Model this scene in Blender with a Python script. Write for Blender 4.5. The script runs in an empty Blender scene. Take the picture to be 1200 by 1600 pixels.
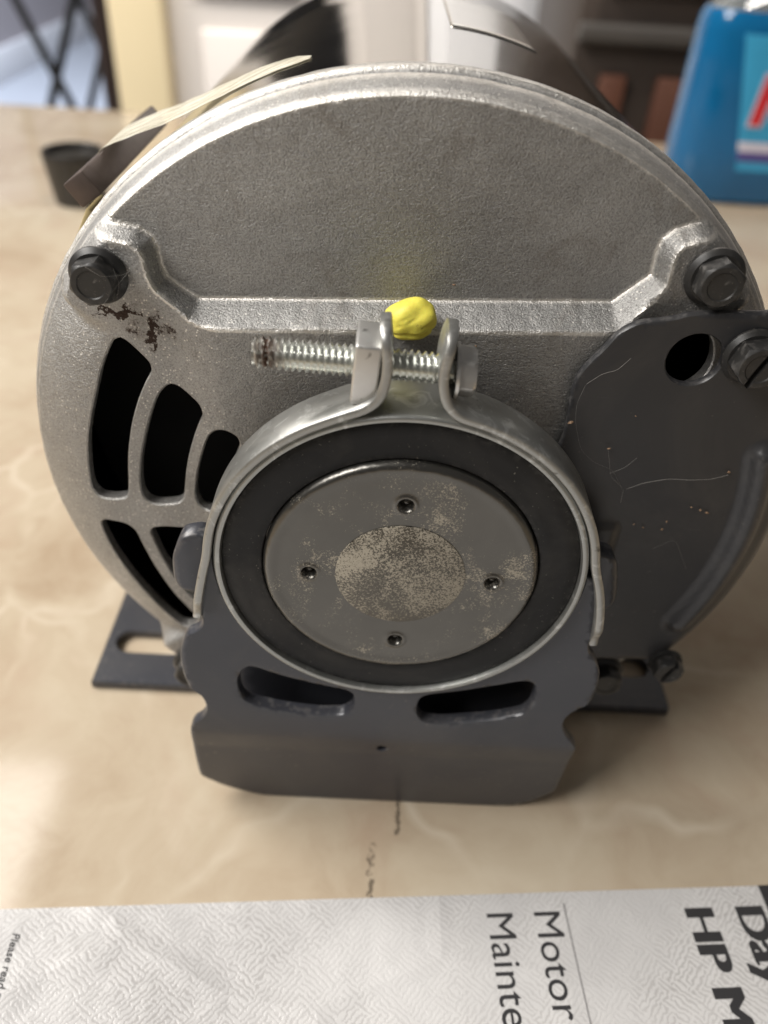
import bpy, bmesh, math, random
import numpy as np
from mathutils import Vector, Matrix, noise
from mathutils.geometry import delaunay_2d_cdt

random.seed(7)
rng = np.random.default_rng(7)
scene = bpy.context.scene
COL = scene.collection
R = math.radians
H = 89.0                       # height of the motor axis above the table, mm

# ---------------------------------------------------------------- camera
def W(x, y, z):                # mm relative to the motor axis -> metres above the table
    return Vector((x / 1000, y / 1000, (z + H) / 1000))

cam_d = bpy.data.cameras.new('camera')
cam = bpy.data.objects.new('camera', cam_d)
COL.objects.link(cam)
scene.camera = cam
cam_d.sensor_fit = 'VERTICAL'
cam_d.sensor_height = 36.0
cam_d.lens = 1243.0 / 1600.0 * 36.0
cam_d.clip_start = 0.005
cam_d.clip_end = 60
rgt = Vector((0.99849289, 0.02060673, 0.05086557))
upv = Vector((-0.05254677, 0.62640446, 0.77772508))
fwd = Vector((0.01583605, 0.77922578, -0.62654322))
m = Matrix((rgt, upv, -fwd)).transposed().to_4x4()
m.translation = W(-6.28, -154.05, 107.36)
cam.matrix_world = m
cam_d.dof.use_dof = True
cam_d.dof.focus_distance = 0.150
cam_d.dof.aperture_fstop = 10.5

# ---------------------------------------------------------------- world, lamps, exposure
world = bpy.data.worlds.new('World')
scene.world = world
world.use_nodes = True
bg = world.node_tree.nodes['Background']
bg.inputs[0].default_value = (1.0, 0.95, 0.90, 1)
bg.inputs[1].default_value = 0.10

def area(name, loc, target, sx, sy, power, color):
    d = bpy.data.lights.new(name, 'AREA')
    d.shape = 'RECTANGLE'
    d.size, d.size_y = sx, sy
    d.energy = power
    d.color = color
    o = bpy.data.objects.new(name, d)
    COL.objects.link(o)
    o.location = loc
    o.rotation_euler = (Vector(target) - Vector(loc)).to_track_quat('-Z', 'Y').to_euler()
    return o

area('ceiling_lamp', (-1.40, 0.39, 1.62), (-1.40, 0.39, 0), 1.1, 1.1, 60, (1.0, 0.96, 0.91))
area('door_fill', (0.30, 0.25, 1.9), (0.08, 1.2, 0.55), 0.4, 0.4, 11, (1.0, 0.95, 0.88)).data.spread = R(75)  # unseen fill added to brighten the door
area('left_fill', (-0.95, -0.55, 1.15), (0.0, 0.0, 0.08), 0.6, 0.6, 18, (1.0, 0.97, 0.93))  # unseen soft fill added to brighten the bell from the left
area('side_room_window_lamp', (-1.55, 3.0, 1.6), (-1.75, 4.4, -0.6), 0.9, 1.2, 130, (0.78, 0.86, 1.0))

vs = scene.view_settings
vs.view_transform = 'Standard'
vs.look = 'None'
vs.exposure = 0.0
vs.gamma = 1.0
vs.use_curve_mapping = False

# ---------------------------------------------------------------- material helpers
class NT:
    def __init__(self, name):
        self.m = bpy.data.materials.new(name)
        self.m.use_nodes = True
        self.t = self.m.node_tree
        self.b = self.t.nodes['Principled BSDF']
        self.tc = self.t.nodes.new('ShaderNodeTexCoord').outputs['Object']
    def n(self, typ, **kw):
        nd = self.t.nodes.new(typ)
        for k, v in kw.items():
            setattr(nd, k, v)
        return nd
    def l(self, a, b):
        self.t.links.new(a, b)
    def mapping(self, scale=(1, 1, 1), rot=(0, 0, 0), loc=(0, 0, 0)):
        mp = self.n('ShaderNodeMapping')
        mp.inputs['Scale'].default_value = scale
        mp.inputs['Rotation'].default_value = rot
        mp.inputs['Location'].default_value = loc
        self.l(self.tc, mp.inputs[0])
        return mp.outputs[0]
    def noise(self, scale, detail=3, rough=0.55, vec=None, dist=0.0):
        nd = self.n('ShaderNodeTexNoise')
        nd.inputs['Scale'].default_value = scale
        nd.inputs['Detail'].default_value = detail
        nd.inputs['Roughness'].default_value = rough
        nd.inputs['Distortion'].default_value = dist
        self.l(vec or self.tc, nd.inputs['Vector'])
        return nd.outputs['Fac']
    def voronoi(self, scale, feature='F1', vec=None, out='Distance', rnd=1.0):
        nd = self.n('ShaderNodeTexVoronoi', feature=feature)
        nd.inputs['Scale'].default_value = scale
        nd.inputs['Randomness'].default_value = rnd
        self.l(vec or self.tc, nd.inputs['Vector'])
        return nd.outputs[out]
    def ramp(self, fac, stops, interp='LINEAR'):
        nd = self.n('ShaderNodeValToRGB')
        cr = nd.color_ramp
        cr.interpolation = interp
        while len(cr.elements) < len(stops):
            cr.elements.new(0.5)
        for e, (p, c) in zip(cr.elements, stops):
            e.position = p
            e.color = c if len(c) == 4 else (*c, 1)
        self.l(fac, nd.inputs[0])
        return nd.outputs[0]
    def math(self, op, a, b=0.0, c=None, clamp=False):
        nd = self.n('ShaderNodeMath', operation=op)
        nd.use_clamp = clamp
        for i, v in enumerate((a, b, c)):
            if v is None:
                continue
            if isinstance(v, (int, float)):
                nd.inputs[i].default_value = v
            else:
                self.l(v, nd.inputs[i])
        return nd.outputs[0]
    def mix(self, fac, a, b):
        nd = self.n('ShaderNodeMix', data_type='RGBA')
        for s, v in (('Factor', fac), ('A', a), ('B', b)):
            sock = [i for i in nd.inputs if i.name == s and (i.type == 'RGBA' if s != 'Factor' else i.type == 'VALUE')][0]
            if isinstance(v, (int, float)):
                sock.default_value = v
            elif isinstance(v, tuple):
                sock.default_value = (*v[:3], 1)
            else:
                self.l(v, sock)
        return [o for o in nd.outputs if o.type == 'RGBA'][0]
    def bump(self, height, strength, dist, prev=None):
        nd = self.n('ShaderNodeBump')
        nd.inputs['Strength'].default_value = strength
        nd.inputs['Distance'].default_value = dist
        self.l(height, nd.inputs['Height'])
        if prev is not None:
            self.l(prev, nd.inputs['Normal'])
        return nd.outputs[0]
    def sep(self):
        nd = self.n('ShaderNodeSeparateXYZ')
        self.l(self.tc, nd.inputs[0])
        return nd.outputs
    def set(self, **kw):
        for k, v in kw.items():
            s = self.b.inputs[k.replace('_', ' ')]
            if isinstance(v, (int, float)):
                s.default_value = v
            elif isinstance(v, tuple):
                s.default_value = (*v[:3], 1) if len(v) == 3 else v
            else:
                self.l(v, s)
        return self

def gray(v):
    return (v, v, v)

def dust(M, base, amount=0.5, col=(0.42, 0.38, 0.32), scale=900, lo=0.63, hi=0.72):
    f = M.noise(scale, 2, 0.6)
    big = M.noise(scale * 0.045, 3, 0.6)
    f = M.math('MULTIPLY', M.ramp(f, [(lo, gray(0)), (hi, gray(1))]), M.ramp(big, [(0.42, gray(0)), (0.62, gray(1))]))
    return M.mix(M.math('MULTIPLY', f, amount), base, col), f

MAT = {}
# cast aluminium end bell
M = NT('cast_aluminium')
n1 = M.noise(2600, 3, 0.7)
n2 = M.noise(700, 3, 0.6)
n3 = M.noise(38, 5, 0.7, dist=0.5)
mpb = M.mapping(scale=(700, 700, 2600))
n4 = M.noise(1.0, 3, 0.6, mpb)
geo = M.n('ShaderNodeNewGeometry')
wear_shine = M.ramp(geo.outputs['Pointiness'], [(0.512, gray(0)), (0.565, gray(1))])
wat = M.n('ShaderNodeAttribute', attribute_name='wear_shine')
wear_shine = M.math('MAXIMUM', M.math('MULTIPLY', wear_shine, 0.5), wat.outputs['Fac'])
wn = M.math('ADD', M.noise(2000, 3, 0.7), M.math('MULTIPLY', M.noise(160, 3, 0.6), 0.5))
wear_shine = M.ramp(M.math('MULTIPLY', wear_shine, M.math('MULTIPLY', wn, 1.35)), [(0.30, gray(0)), (0.75, gray(1))])
col = M.mix(M.ramp(n3, [(0.30, gray(0)), (0.70, gray(1))]), (0.37, 0.364, 0.354), (0.50, 0.492, 0.478))
col = M.mix(M.ramp(n1, [(0.34, gray(0.45)), (0.54, gray(0))]), col, (0.10, 0.094, 0.088))
sp = M.ramp(M.voronoi(1800, out='Color'), [(0.0, gray(0)), (1.0, gray(1))])
spk = M.math('GREATER_THAN', M.math('MULTIPLY', sp, 1.0), 0.76)
spd = M.ramp(M.voronoi(1800), [(0.16, gray(1)), (0.42, gray(0))])
spk = M.math('MULTIPLY', spk, spd)
col = M.mix(M.math('MULTIPLY', spk, 0.9), col, (0.80, 0.77, 0.72))
pit = M.math('GREATER_THAN', M.ramp(M.voronoi(150, out='Color'), [(0, gray(0)), (1, gray(1))]), 0.90)
pit = M.math('MULTIPLY', pit, M.ramp(M.voronoi(150), [(0.05, gray(1)), (0.10, gray(0))]))
col = M.mix(M.math('MULTIPLY', pit, 0.85), col, (0.03, 0.028, 0.025))
col = M.mix(M.math('MULTIPLY', wear_shine, 0.85), col, (0.86, 0.83, 0.78))  # edge wear, with bright edge highlights painted into the colour
# handling scratches and dull oxide blotches
sc1 = M.noise(1.0, 4, 0.6, M.mapping(scale=(55, 55, 2000), rot=(0, 0.55, 0)))
sc2 = M.noise(1.0, 4, 0.6, M.mapping(scale=(60, 60, 2300), rot=(0, -1.0, 0)))
scm = M.math('MAXIMUM', M.ramp(sc1, [(0.70, gray(0)), (0.735, gray(1))]), M.ramp(sc2, [(0.70, gray(0)), (0.735, gray(1))]))
scm = M.math('MULTIPLY', scm, M.ramp(M.noise(60, 3), [(0.48, gray(0)), (0.62, gray(0.7))]))
col = M.mix(scm, col, (0.74, 0.72, 0.68))
col = M.mix(M.ramp(M.noise(70, 5, 0.7, dist=0.8), [(0.55, gray(0)), (0.75, gray(0.45))]), col, (0.21, 0.18, 0.145))
# dried oil stain below the left bolt
X, Y_, Z = M.sep()
wx = M.math('MULTIPLY', M.math('SUBTRACT', M.noise(330, 4, 0.7), 0.5), 0.011)
wz = M.math('MULTIPLY', M.math('SUBTRACT', M.noise(290, 4, 0.7, M.mapping(loc=(0.3, 0.1, 0.2))), 0.5), 0.009)
Xw, Zw = M.math('ADD', X, wx), M.math('ADD', Z, wz)
def blob(cx, cz, rx, rz):
    dx = M.math('DIVIDE', M.math('SUBTRACT', Xw, cx / 1000), rx / 1000)
    dz = M.math('DIVIDE', M.math('SUBTRACT', Zw, (cz + H) / 1000), rz / 1000)
    return M.math('ADD', M.math('MULTIPLY', dx, dx), M.math('MULTIPLY', dz, dz))
st = None
nst = M.noise(900, 4, 0.7, dist=0.6)
for b_, w_ in (((-55.0, 40.9, 3.6, 1.15), 1.0), ((-49.2, 37.6, 1.5, 4.6), 0.9), ((-46.6, 37.4, 2.6, 2.2), 0.55), ((-52.8, 37.6, 4.8, 2.2), 0.5), ((-58.5, 41.2, 2.0, 0.5), 0.9)):
    v = M.math('SUBTRACT', 1.15 * w_, blob(*b_), clamp=True)
    st = v if st is None else M.math('MAXIMUM', st, v)
st0 = st
st = M.ramp(M.math('MULTIPLY', st, M.math('MULTIPLY', nst, 1.9)), [(0.36, gray(0)), (0.60, gray(1))])
halo = M.ramp(st0, [(0.0, gray(0)), (0.8, gray(0.28))])
col = M.mix(halo, col, (0.16, 0.10, 0.06))
col = M.mix(M.math('MULTIPLY', st, 0.93), col, (0.035, 0.018, 0.012))
bmp = M.bump(n1, 1.0, 0.00020)
bmp = M.bump(n2, 0.40, 0.00025, bmp)
bmp = M.bump(n4, 0.55, 0.00018, bmp)
rgh = M.math('ADD', M.math('MULTIPLY', n2, 0.20), 0.42)
rgh = M.math('SUBTRACT', rgh, M.math('MULTIPLY', wear_shine, 0.10))
M.set(Base_Color=col, Metallic=0.92, Roughness=rgh, Normal=bmp)
MAT['alu'] = M.m

# polished painted steel shell
M = NT('shell_steel')
n = M.noise(1.0, 4, 0.6, M.mapping(scale=(500, 30, 500)))
n2 = M.noise(60, 4, 0.6)
n3 = M.noise(14, 2, 0.5)
col = M.mix(n2, (0.27, 0.26, 0.245), (0.33, 0.318, 0.30))
col, df = dust(M, col, 0.35, scale=1100)
M.set(Base_Color=col, Metallic=1.0, Roughness=M.math('ADD', M.math('MULTIPLY', n2, 0.10), 0.05), Normal=M.bump(n3, 0.10, 0.002, M.bump(n, 0.015, 0.0002)))
MAT['shell'] = M.m
M = NT('label_foil')
col = M.mix(M.noise(90, 3), (0.40, 0.385, 0.355), (0.47, 0.45, 0.42))
M.set(Base_Color=col, Metallic=0.95, Roughness=0.22, Normal=M.bump(M.noise(300, 3), 0.1, 0.0002))
MAT['label'] = M.m

# galvanised steel of the clamp and ring
def zinc(name, a, b, r0, stain=True):
    M = NT(name)
    n2 = M.noise(160, 4, 0.65, dist=0.4)
    n3 = M.noise(900, 3, 0.6)
    col = M.mix(n2, a, b)
    pat = M.ramp(M.noise(210, 4, 0.7, dist=1.0), [(0.54, gray(0)), (0.66, gray(1))])
    col = M.mix(M.math('MULTIPLY', pat, 0.6), col, (0.72, 0.73, 0.71))
    if stain:
        dk = M.ramp(M.noise(330, 3, 0.6, dist=0.5), [(0.66, gray(0)), (0.73, gray(1))])
        col = M.mix(M.math('MULTIPLY', dk, 0.7), col, (0.06, 0.05, 0.04))
    M.set(Base_Color=col, Metallic=0.85, Roughness=M.math('ADD', M.math('MULTIPLY', n2, 0.25), r0), Normal=M.bump(n3, 0.12, 0.00015))
    return M.m
MAT['zinc'] = zinc('galvanised_steel', (0.33, 0.335, 0.322), (0.46, 0.455, 0.43), 0.28)
MAT['zinc_ring'] = zinc('galvanised_ring', (0.34, 0.35, 0.34), (0.47, 0.47, 0.445), 0.28, False)
MAT['nut'] = zinc('nut_steel', (0.60, 0.59, 0.575), (0.74, 0.73, 0.70), 0.24)

M = NT('screw_zinc')
X, Y_, Z = M.sep()
rust = M.ramp(M.math('ABSOLUTE', M.math('ADD', X, 0.0247)), [(0.0004, gray(1)), (0.0009, gray(0))])
rust = M.math('MULTIPLY', rust, M.ramp(M.noise(1400, 3), [(0.35, gray(0)), (0.5, gray(1))]))
col = M.mix(M.noise(500, 3), (0.74, 0.76, 0.72), (0.86, 0.87, 0.82))
col = M.mix(rust, col, (0.10, 0.045, 0.025))
M.set(Base_Color=col, Metallic=0.95, Roughness=M.math('ADD', M.math('MULTIPLY', rust, 0.4), 0.26))
MAT['screw'] = M.m

# dark grey painted / phosphated sheet steel
def painted(name, a, b, rough, dustamt, dusts=700):
    M = NT(name)
    col = M.mix(M.noise(70, 4, 0.6), a, b)
    col, df = dust(M, col, dustamt, scale=dusts, lo=0.66, hi=0.74)
    sm = M.noise(30, 4, 0.65)
    stk = M.noise(1.0, 4, 0.6, M.mapping(scale=(60, 60, 2200), rot=(0, 0.9, 0)))
    stk2 = M.noise(1.0, 4, 0.6, M.mapping(scale=(70, 70, 2600), rot=(0, -0.35, 0)))
    scr = M.math('MAXIMUM', M.ramp(stk, [(0.70, gray(0)), (0.74, gray(1))]), M.ramp(stk2, [(0.71, gray(0)), (0.75, gray(1))]))
    scr = M.math('MULTIPLY', scr, M.ramp(M.noise(55, 3), [(0.50, gray(0)), (0.66, gray(1))]))
    geo = M.n('ShaderNodeNewGeometry')
    chip = M.math('MULTIPLY', M.ramp(geo.outputs['Pointiness'], [(0.53, gray(0)), (0.60, gray(1))]), M.ramp(M.noise(600, 3), [(0.5, gray(0)), (0.62, gray(1))]))
    col = M.mix(M.math('MULTIPLY', M.math('MAXIMUM', scr, chip), 0.30), col, (0.34, 0.32, 0.30))
    col = M.mix(M.ramp(M.noise(24, 5, 0.7, dist=0.6), [(0.48, gray(0)), (0.75, gray(0.22))]), col, (0.16, 0.145, 0.125))
    M.set(Base_Color=col, Metallic=0.15, Roughness=M.math('ADD', M.math('MULTIPLY', sm, 0.22), rough), Normal=M.bump(M.noise(1500, 2), 0.05, 0.0001))
    M.b.inputs['Specular IOR Level'].default_value = 0.6
    return M.m
MAT['cradle'] = painted('cradle_paint', (0.040, 0.042, 0.052), (0.054, 0.056, 0.067), 0.21, 0.25)
MAT['cover'] = painted('cover_paint', (0.030, 0.030, 0.033), (0.043, 0.043, 0.046), 0.27, 0.35)
MAT['black_bolt'] = painted('black_oxide', (0.018, 0.0175, 0.017), (0.032, 0.031, 0.03), 0.30, 0.3, 1500)
MAT['rubber'] = painted('ring_rubber', (0.011, 0.011, 0.0115), (0.018, 0.018, 0.0185), 0.44, 0.55, 1300)
MAT['rubber'].node_tree.nodes['Principled BSDF'].inputs['Specular IOR Level'].default_value = 0.28
MAT['rubber'].node_tree.nodes['Principled BSDF'].inputs['Metallic'].default_value = 0.0
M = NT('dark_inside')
M.set(Base_Color=(0.006, 0.006, 0.006), Roughness=0.8)  # near-black colour carries the shade inside and behind the ring
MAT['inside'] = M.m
M = NT('winding_copper')
M.set(Base_Color=(0.02, 0.012, 0.008), Roughness=0.6)
MAT['winding'] = M.m

# phosphated hub disc with dried pale residue
def hub_mat(name, a, b, cover, centre):
    M = NT(name)
    col = M.mix(M.noise(80, 4, 0.6), a, b)
    X, Y_, Z = M.sep()
    fine = M.noise(2500, 5, 0.78, dist=0.3)
    big = M.noise(70, 3, 0.6, dist=0.4)
    mask = M.math('ADD', fine, M.math('MULTIPLY', M.math('SUBTRACT', big, 0.5), cover))
    mask = M.ramp(mask, [(centre - 0.01, gray(0)), (centre + 0.06, gray(1))])
    col = M.mix(M.math('MULTIPLY', mask, 0.9), col, (0.50, 0.45, 0.36))
    M.set(Base_Color=col, Metallic=M.math('SUBTRACT', 0.92, M.math('MULTIPLY', mask, 0.85)), Roughness=M.math('ADD', M.math('MULTIPLY', mask, 0.35), 0.30),
          Normal=M.bump(mask, 0.2, 0.0001, M.bump(M.noise(700, 3), 0.08, 0.0002)))
    return M.m
MAT['hub'] = hub_mat('hub_phosphate', (0.125, 0.121, 0.112), (0.18, 0.174, 0.16), 1.1, 0.625)
MAT['shaft'] = hub_mat('shaft_end_residue', (0.10, 0.094, 0.082), (0.15, 0.14, 0.122), 0.55, 0.485)

M = NT('yellow_putty')
f = M.noise(420, 3, 0.6, dist=0.5)
col = M.mix(M.ramp(f, [(0.4, gray(0)), (0.75, gray(1))]), (0.95, 0.86, 0.13), (0.80, 0.68, 0.09))
dt = M.ramp(M.noise(700, 4, 0.7), [(0.60, gray(0)), (0.72, gray(0.55))])
col = M.mix(dt, col, (0.25, 0.19, 0.07))
M.set(Base_Color=col, Roughness=0.5, Normal=M.bump(M.noise(900, 3), 0.3, 0.0003))
M.b.inputs['Subsurface Weight'].default_value = 0.15
M.b.inputs['Subsurface Radius'].default_value = (0.002, 0.0015, 0.0005)
MAT['yellow'] = M.m

M = NT('masking_tape')
str_ = M.noise(1.0, 4, 0.6, M.mapping(scale=(120, 900, 120)))
col = M.mix(M.ramp(str_, [(0.35, gray(0)), (0.65, gray(1))]), (0.68, 0.62, 0.47), (0.86, 0.83, 0.72))
M.set(Base_Color=col, Roughness=0.55, Normal=M.bump(str_, 0.4, 0.0003))
M.set(Alpha=M.ramp(str_, [(0.32, gray(0.30)), (0.62, gray(0.82))]))
MAT['tape'] = M.m
M = NT('bar_steel')
col = M.mix(M.noise(120, 4, 0.65, dist=0.5), (0.075, 0.055, 0.048), (0.19, 0.15, 0.13))
M.set(Base_Color=col, Metallic=0.5, Roughness=0.42, Normal=M.bump(M.noise(500, 3), 0.15, 0.0002))
MAT['bar'] = M.m
M = NT('manila_card')
M.set(Base_Color=(0.50, 0.40, 0.20), Roughness=0.7)
MAT['card'] = M.m

# marbled laminate of the table
M = NT('marbled_laminate')
v = M.mapping(rot=(0, 0, 0.6))
wrp = M.n('ShaderNodeVectorMath', operation='ADD')
nz = M.n('ShaderNodeTexNoise')
nz.inputs['Scale'].default_value = 9
nz.inputs['Detail'].default_value = 4
M.l(M.tc, nz.inputs['Vector'])
scl = M.n('ShaderNodeVectorMath', operation='SCALE')
scl.inputs['Scale'].default_value = 0.11
M.l(nz.outputs['Color'], scl.inputs[0])
M.l(v, wrp.inputs[0])
M.l(scl.outputs[0], wrp.inputs[1])
c1 = M.ramp(M.noise(14, 6, 0.66, wrp.outputs[0]), [(0.28, (0.385, 0.295, 0.205)), (0.45, (0.475, 0.388, 0.285)), (0.56, (0.52, 0.44, 0.33)), (0.75, (0.58, 0.51, 0.40))])
c2 = M.ramp(M.noise(23, 3, 0.6, wrp.outputs[0]), [(0.52, gray(0)), (0.72, gray(1))])
col = M.mix(M.math('MULTIPLY', c2, 0.5), c1, (0.44, 0.32, 0.235))
vein = M.voronoi(13, 'DISTANCE_TO_EDGE', wrp.outputs[0])
vein = M.ramp(vein, [(0.0, gray(1)), (0.035, gray(0))])
vein = M.math('MULTIPLY', vein, M.ramp(M.noise(16, 3), [(0.45, gray(0)), (0.65, gray(1))]))
col = M.mix(M.math('MULTIPLY', vein, 0.5), col, (0.70, 0.63, 0.51))
X, Y_, Z = M.sep()
# two dark cracks in the laminate in front of the motor
wob = M.math('MULTIPLY', M.math('SUBTRACT', M.noise(260, 3, 0.7), 0.5), 0.004)
def crack(cx, y0, y1, w):
    dx = M.math('ABSOLUTE', M.math('SUBTRACT', M.math('ADD', X, wob), cx))
    a = M.math('LESS_THAN', dx, w)
    yy = M.math('MULTIPLY', M.math('GREATER_THAN', Y_, y0), M.math('LESS_THAN', Y_, y1))
    return M.math('MULTIPLY', a, yy)
gap = M.ramp(M.noise(420, 2), [(0.40, gray(0)), (0.52, gray(1))])
ck = M.math('MAXIMUM', crack(0.0050, -0.0445, -0.034, 0.0005), M.math('MULTIPLY', crack(-0.0016, -0.062, -0.047, 0.0008), gap))
col = M.mix(M.math('MULTIPLY', ck, 0.68), col, (0.05, 0.04, 0.03))
M.set(Base_Color=col, Roughness=M.math('ADD', M.math('MULTIPLY', M.noise(25, 3), 0.06), 0.07))
M.b.inputs['Specular IOR Level'].default_value = 0.27
MAT['table'] = M.m

# booklet paper with embossed maze-like grain
M = NT('booklet_paper')
vv = M.mapping(rot=(0, 0, 0.75))
chk = M.n('ShaderNodeTexWave')
chk.inputs['Scale'].default_value = 270
chk.inputs['Distortion'].default_value = 5.5
chk.inputs['Detail'].default_value = 2
chk.inputs['Detail Scale'].default_value = 2.6
M.l(vv, chk.inputs['Vector'])
w2 = M.n('ShaderNodeTexWave')
w2.inputs['Scale'].default_value = 270
w2.inputs['Distortion'].default_value = 5.0
w2.inputs['Detail Scale'].default_value = 2.2
M.l(M.mapping(rot=(0, 0, -0.85)), w2.inputs['Vector'])
sel = M.ramp(M.noise(170, 2), [(0.47, gray(0)), (0.53, gray(1))])
pat = M.mix(sel, chk.outputs['Color'], w2.outputs['Color'])
pat = M.ramp(pat, [(0.15, gray(0)), (0.55, gray(1))])
big = M.ramp(M.noise(26, 3), [(0.38, gray(0.62)), (0.62, gray(0.06))])
col = M.mix(M.math('MULTIPLY', M.math('SUBTRACT', 1.0, pat), big), M.mix(M.ramp(M.noise(17, 3), [(0.38, gray(0)), (0.62, gray(1))]), (0.52, 0.51, 0.505), (0.66, 0.648, 0.638)), (0.33, 0.315, 0.305))
crs = M.voronoi(14, 'DISTANCE_TO_EDGE', M.mapping(scale=(1, 1.6, 1)))
M.set(Base_Color=col, Roughness=0.30, Normal=M.bump(M.ramp(crs, [(0.0, gray(1)), (0.05, gray(0))]), 0.25, 0.001, M.bump(M.noise(35, 3), 0.35, 0.003, M.bump(pat, 0.22, 0.0003))))
MAT['paper'] = M.m
def plain(name, col, rough=0.5, metal=0.0, n=(60, 0.12), trans=0.0, bump=0.0):
    M = NT(name)
    d = tuple(c * (1 - n[1]) for c in col)
    u = tuple(min(1, c * (1 + n[1])) for c in col)
    M.set(Base_Color=M.mix(M.noise(n[0], 3), d, u), Roughness=rough, Metallic=metal)
    M.b.inputs['Transmission Weight'].default_value = trans
    if bump:
        M.set(Normal=M.bump(M.noise(n[0] * 6, 3), bump, 0.002))
    return M.m
MAT['ink'] = plain('printing_ink', (0.035, 0.034, 0.036), 0.5)
MAT['ink_grey'] = plain('grey_rule_ink', (0.30, 0.29, 0.29), 0.5)
MAT['black_plastic'] = plain('black_plastic', (0.022, 0.02, 0.018), 0.38)
MAT['blue'] = plain('blue_liquid_bottle', (0.006, 0.155, 0.38), 0.08, trans=0.3)
MAT['clear'] = plain('clear_bottle_shoulder', (0.42, 0.45, 0.46), 0.06, trans=0.75)
MAT['label_blue'] = plain('light_blue_label', (0.04, 0.33, 0.58), 0.35)
MAT['label_white'] = plain('white_label_band', (0.62, 0.60, 0.70), 0.35)
MAT['label_purple'] = plain('purple_label_band', (0.09, 0.07, 0.26), 0.35)
MAT['red'] = plain('red_label_print', (0.60, 0.02, 0.03), 0.35)
MAT['white_plastic'] = plain('white_plastic', (0.72, 0.72, 0.70), 0.35)
MAT['white_paint'] = plain('white_door_paint', (0.70, 0.655, 0.62), 0.45, n=(4, 0.04))
MAT['dark_glass'] = plain('dark_door_glass', (0.012, 0.012, 0.013), 0.15)
MAT['cream'] = plain('cream_casing_paint', (0.80, 0.67, 0.43), 0.5, n=(4, 0.05))
MAT['mauve_wall'] = plain('mauve_wall_paint', (0.42, 0.385, 0.40), 0.7, n=(5, 0.05))
MAT['white_trim'] = plain('white_baseboard_paint', (0.80, 0.80, 0.82), 0.5, n=(5, 0.04))
MAT['floor'] = plain('grey_floor', (0.40, 0.42, 0.46), 0.55, n=(6, 0.1))
MAT['black_metal'] = plain('black_metal_tube', (0.02, 0.019, 0.018), 0.45)
MAT['cab_dark'] = plain('dark_brown_wood', (0.035, 0.024, 0.018), 0.5, n=(25, 0.25))
MAT['cab_red'] = plain('red_brown_wood', (0.085, 0.032, 0.018), 0.5, n=(25, 0.2))
MAT['cab_grey'] = plain('grey_brown_shelf', (0.045, 0.04, 0.036), 0.5, n=(25, 0.2))
MAT['curtain'] = plain('dark_brown_cloth', (0.06, 0.04, 0.035), 0.8, n=(20, 0.3))
MAT['wood_edge'] = plain('table_edge_band', (0.45, 0.31, 0.17), 0.5, n=(30, 0.15))
MAT['fibre'] = plain('pale_fibre', (0.30, 0.285, 0.265), 0.7)
MAT['fleck'] = plain('orange_brown_fleck', (0.27, 0.17, 0.10), 0.7, n=(2000, 0.3))

# ---------------------------------------------------------------- object helpers
def smooth(me, ang=35):
    for p in me.polygons:
        p.use_smooth = True
    me.set_sharp_from_angle(angle=R(ang))

def link(name, me, mat, parent=None, ang=35, loc=None):
    me.materials.clear()
    me.materials.append(MAT[mat])
    if ang is not None:
        smooth(me, ang)
    o = bpy.data.objects.new(name, me)
    COL.objects.link(o)
    if parent is not None:
        o.parent = parent
    if loc is not None:
        o.location = loc
    return o

def obj_bm(name, bm, mat, parent=None, ang=35, loc=None, recalc=True):
    if recalc:
        bmesh.ops.recalc_face_normals(bm, faces=bm.faces)
    me = bpy.data.meshes.new(name)
    bm.to_mesh(me)
    bm.free()
    return link(name, me, mat, parent, ang, loc)

def obj_py(name, verts, faces, mat, parent=None, ang=35, loc=None):
    me = bpy.data.meshes.new(name)
    me.from_pydata([tuple(v) for v in verts], [], faces)
    bm = bmesh.new()
    bm.from_mesh(me)
    bmesh.ops.recalc_face_normals(bm, faces=bm.faces)
    bm.to_mesh(me)
    bm.free()
    return link(name, me, mat, parent, ang, loc)

def thing(name, label, cat, loc=(0, 0, 0), rotz=0, group=None):
    o = bpy.data.objects.new(name, None)
    o.empty_display_size = 0.02
    COL.objects.link(o)
    o.location = loc
    o.rotation_euler = (0, 0, rotz)
    tag(o, label, cat, group)
    return o

def tag(o, label=None, cat=None, group=None, kind=None):
    if label: o['label'] = label
    if cat: o['category'] = cat
    if group: o['group'] = group
    if kind: o['kind'] = kind
    return o

def boxbm(bm, c, s, rot=None, bev=0.0, seg=2):
    r = bmesh.ops.create_cube(bm, size=1.0)
    vs_ = r['verts']
    mat = Matrix.Translation(Vector(c)) @ (rot.to_4x4() if rot is not None else Matrix.Identity(4)) @ Matrix.Diagonal((*s, 1))
    bmesh.ops.transform(bm, matrix=mat, verts=vs_)
    if bev:
        es = list({e for v in vs_ for e in v.link_edges})
        bmesh.ops.bevel(bm, geom=es, offset=bev, segments=seg, profile=0.5, affect='EDGES')

def box(name, c, s, mat, parent=None, rot=None, bev=0.0):
    bm = bmesh.new()
    boxbm(bm, c, s, rot, bev)
    return obj_bm(name, bm, mat, parent, 40)

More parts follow.
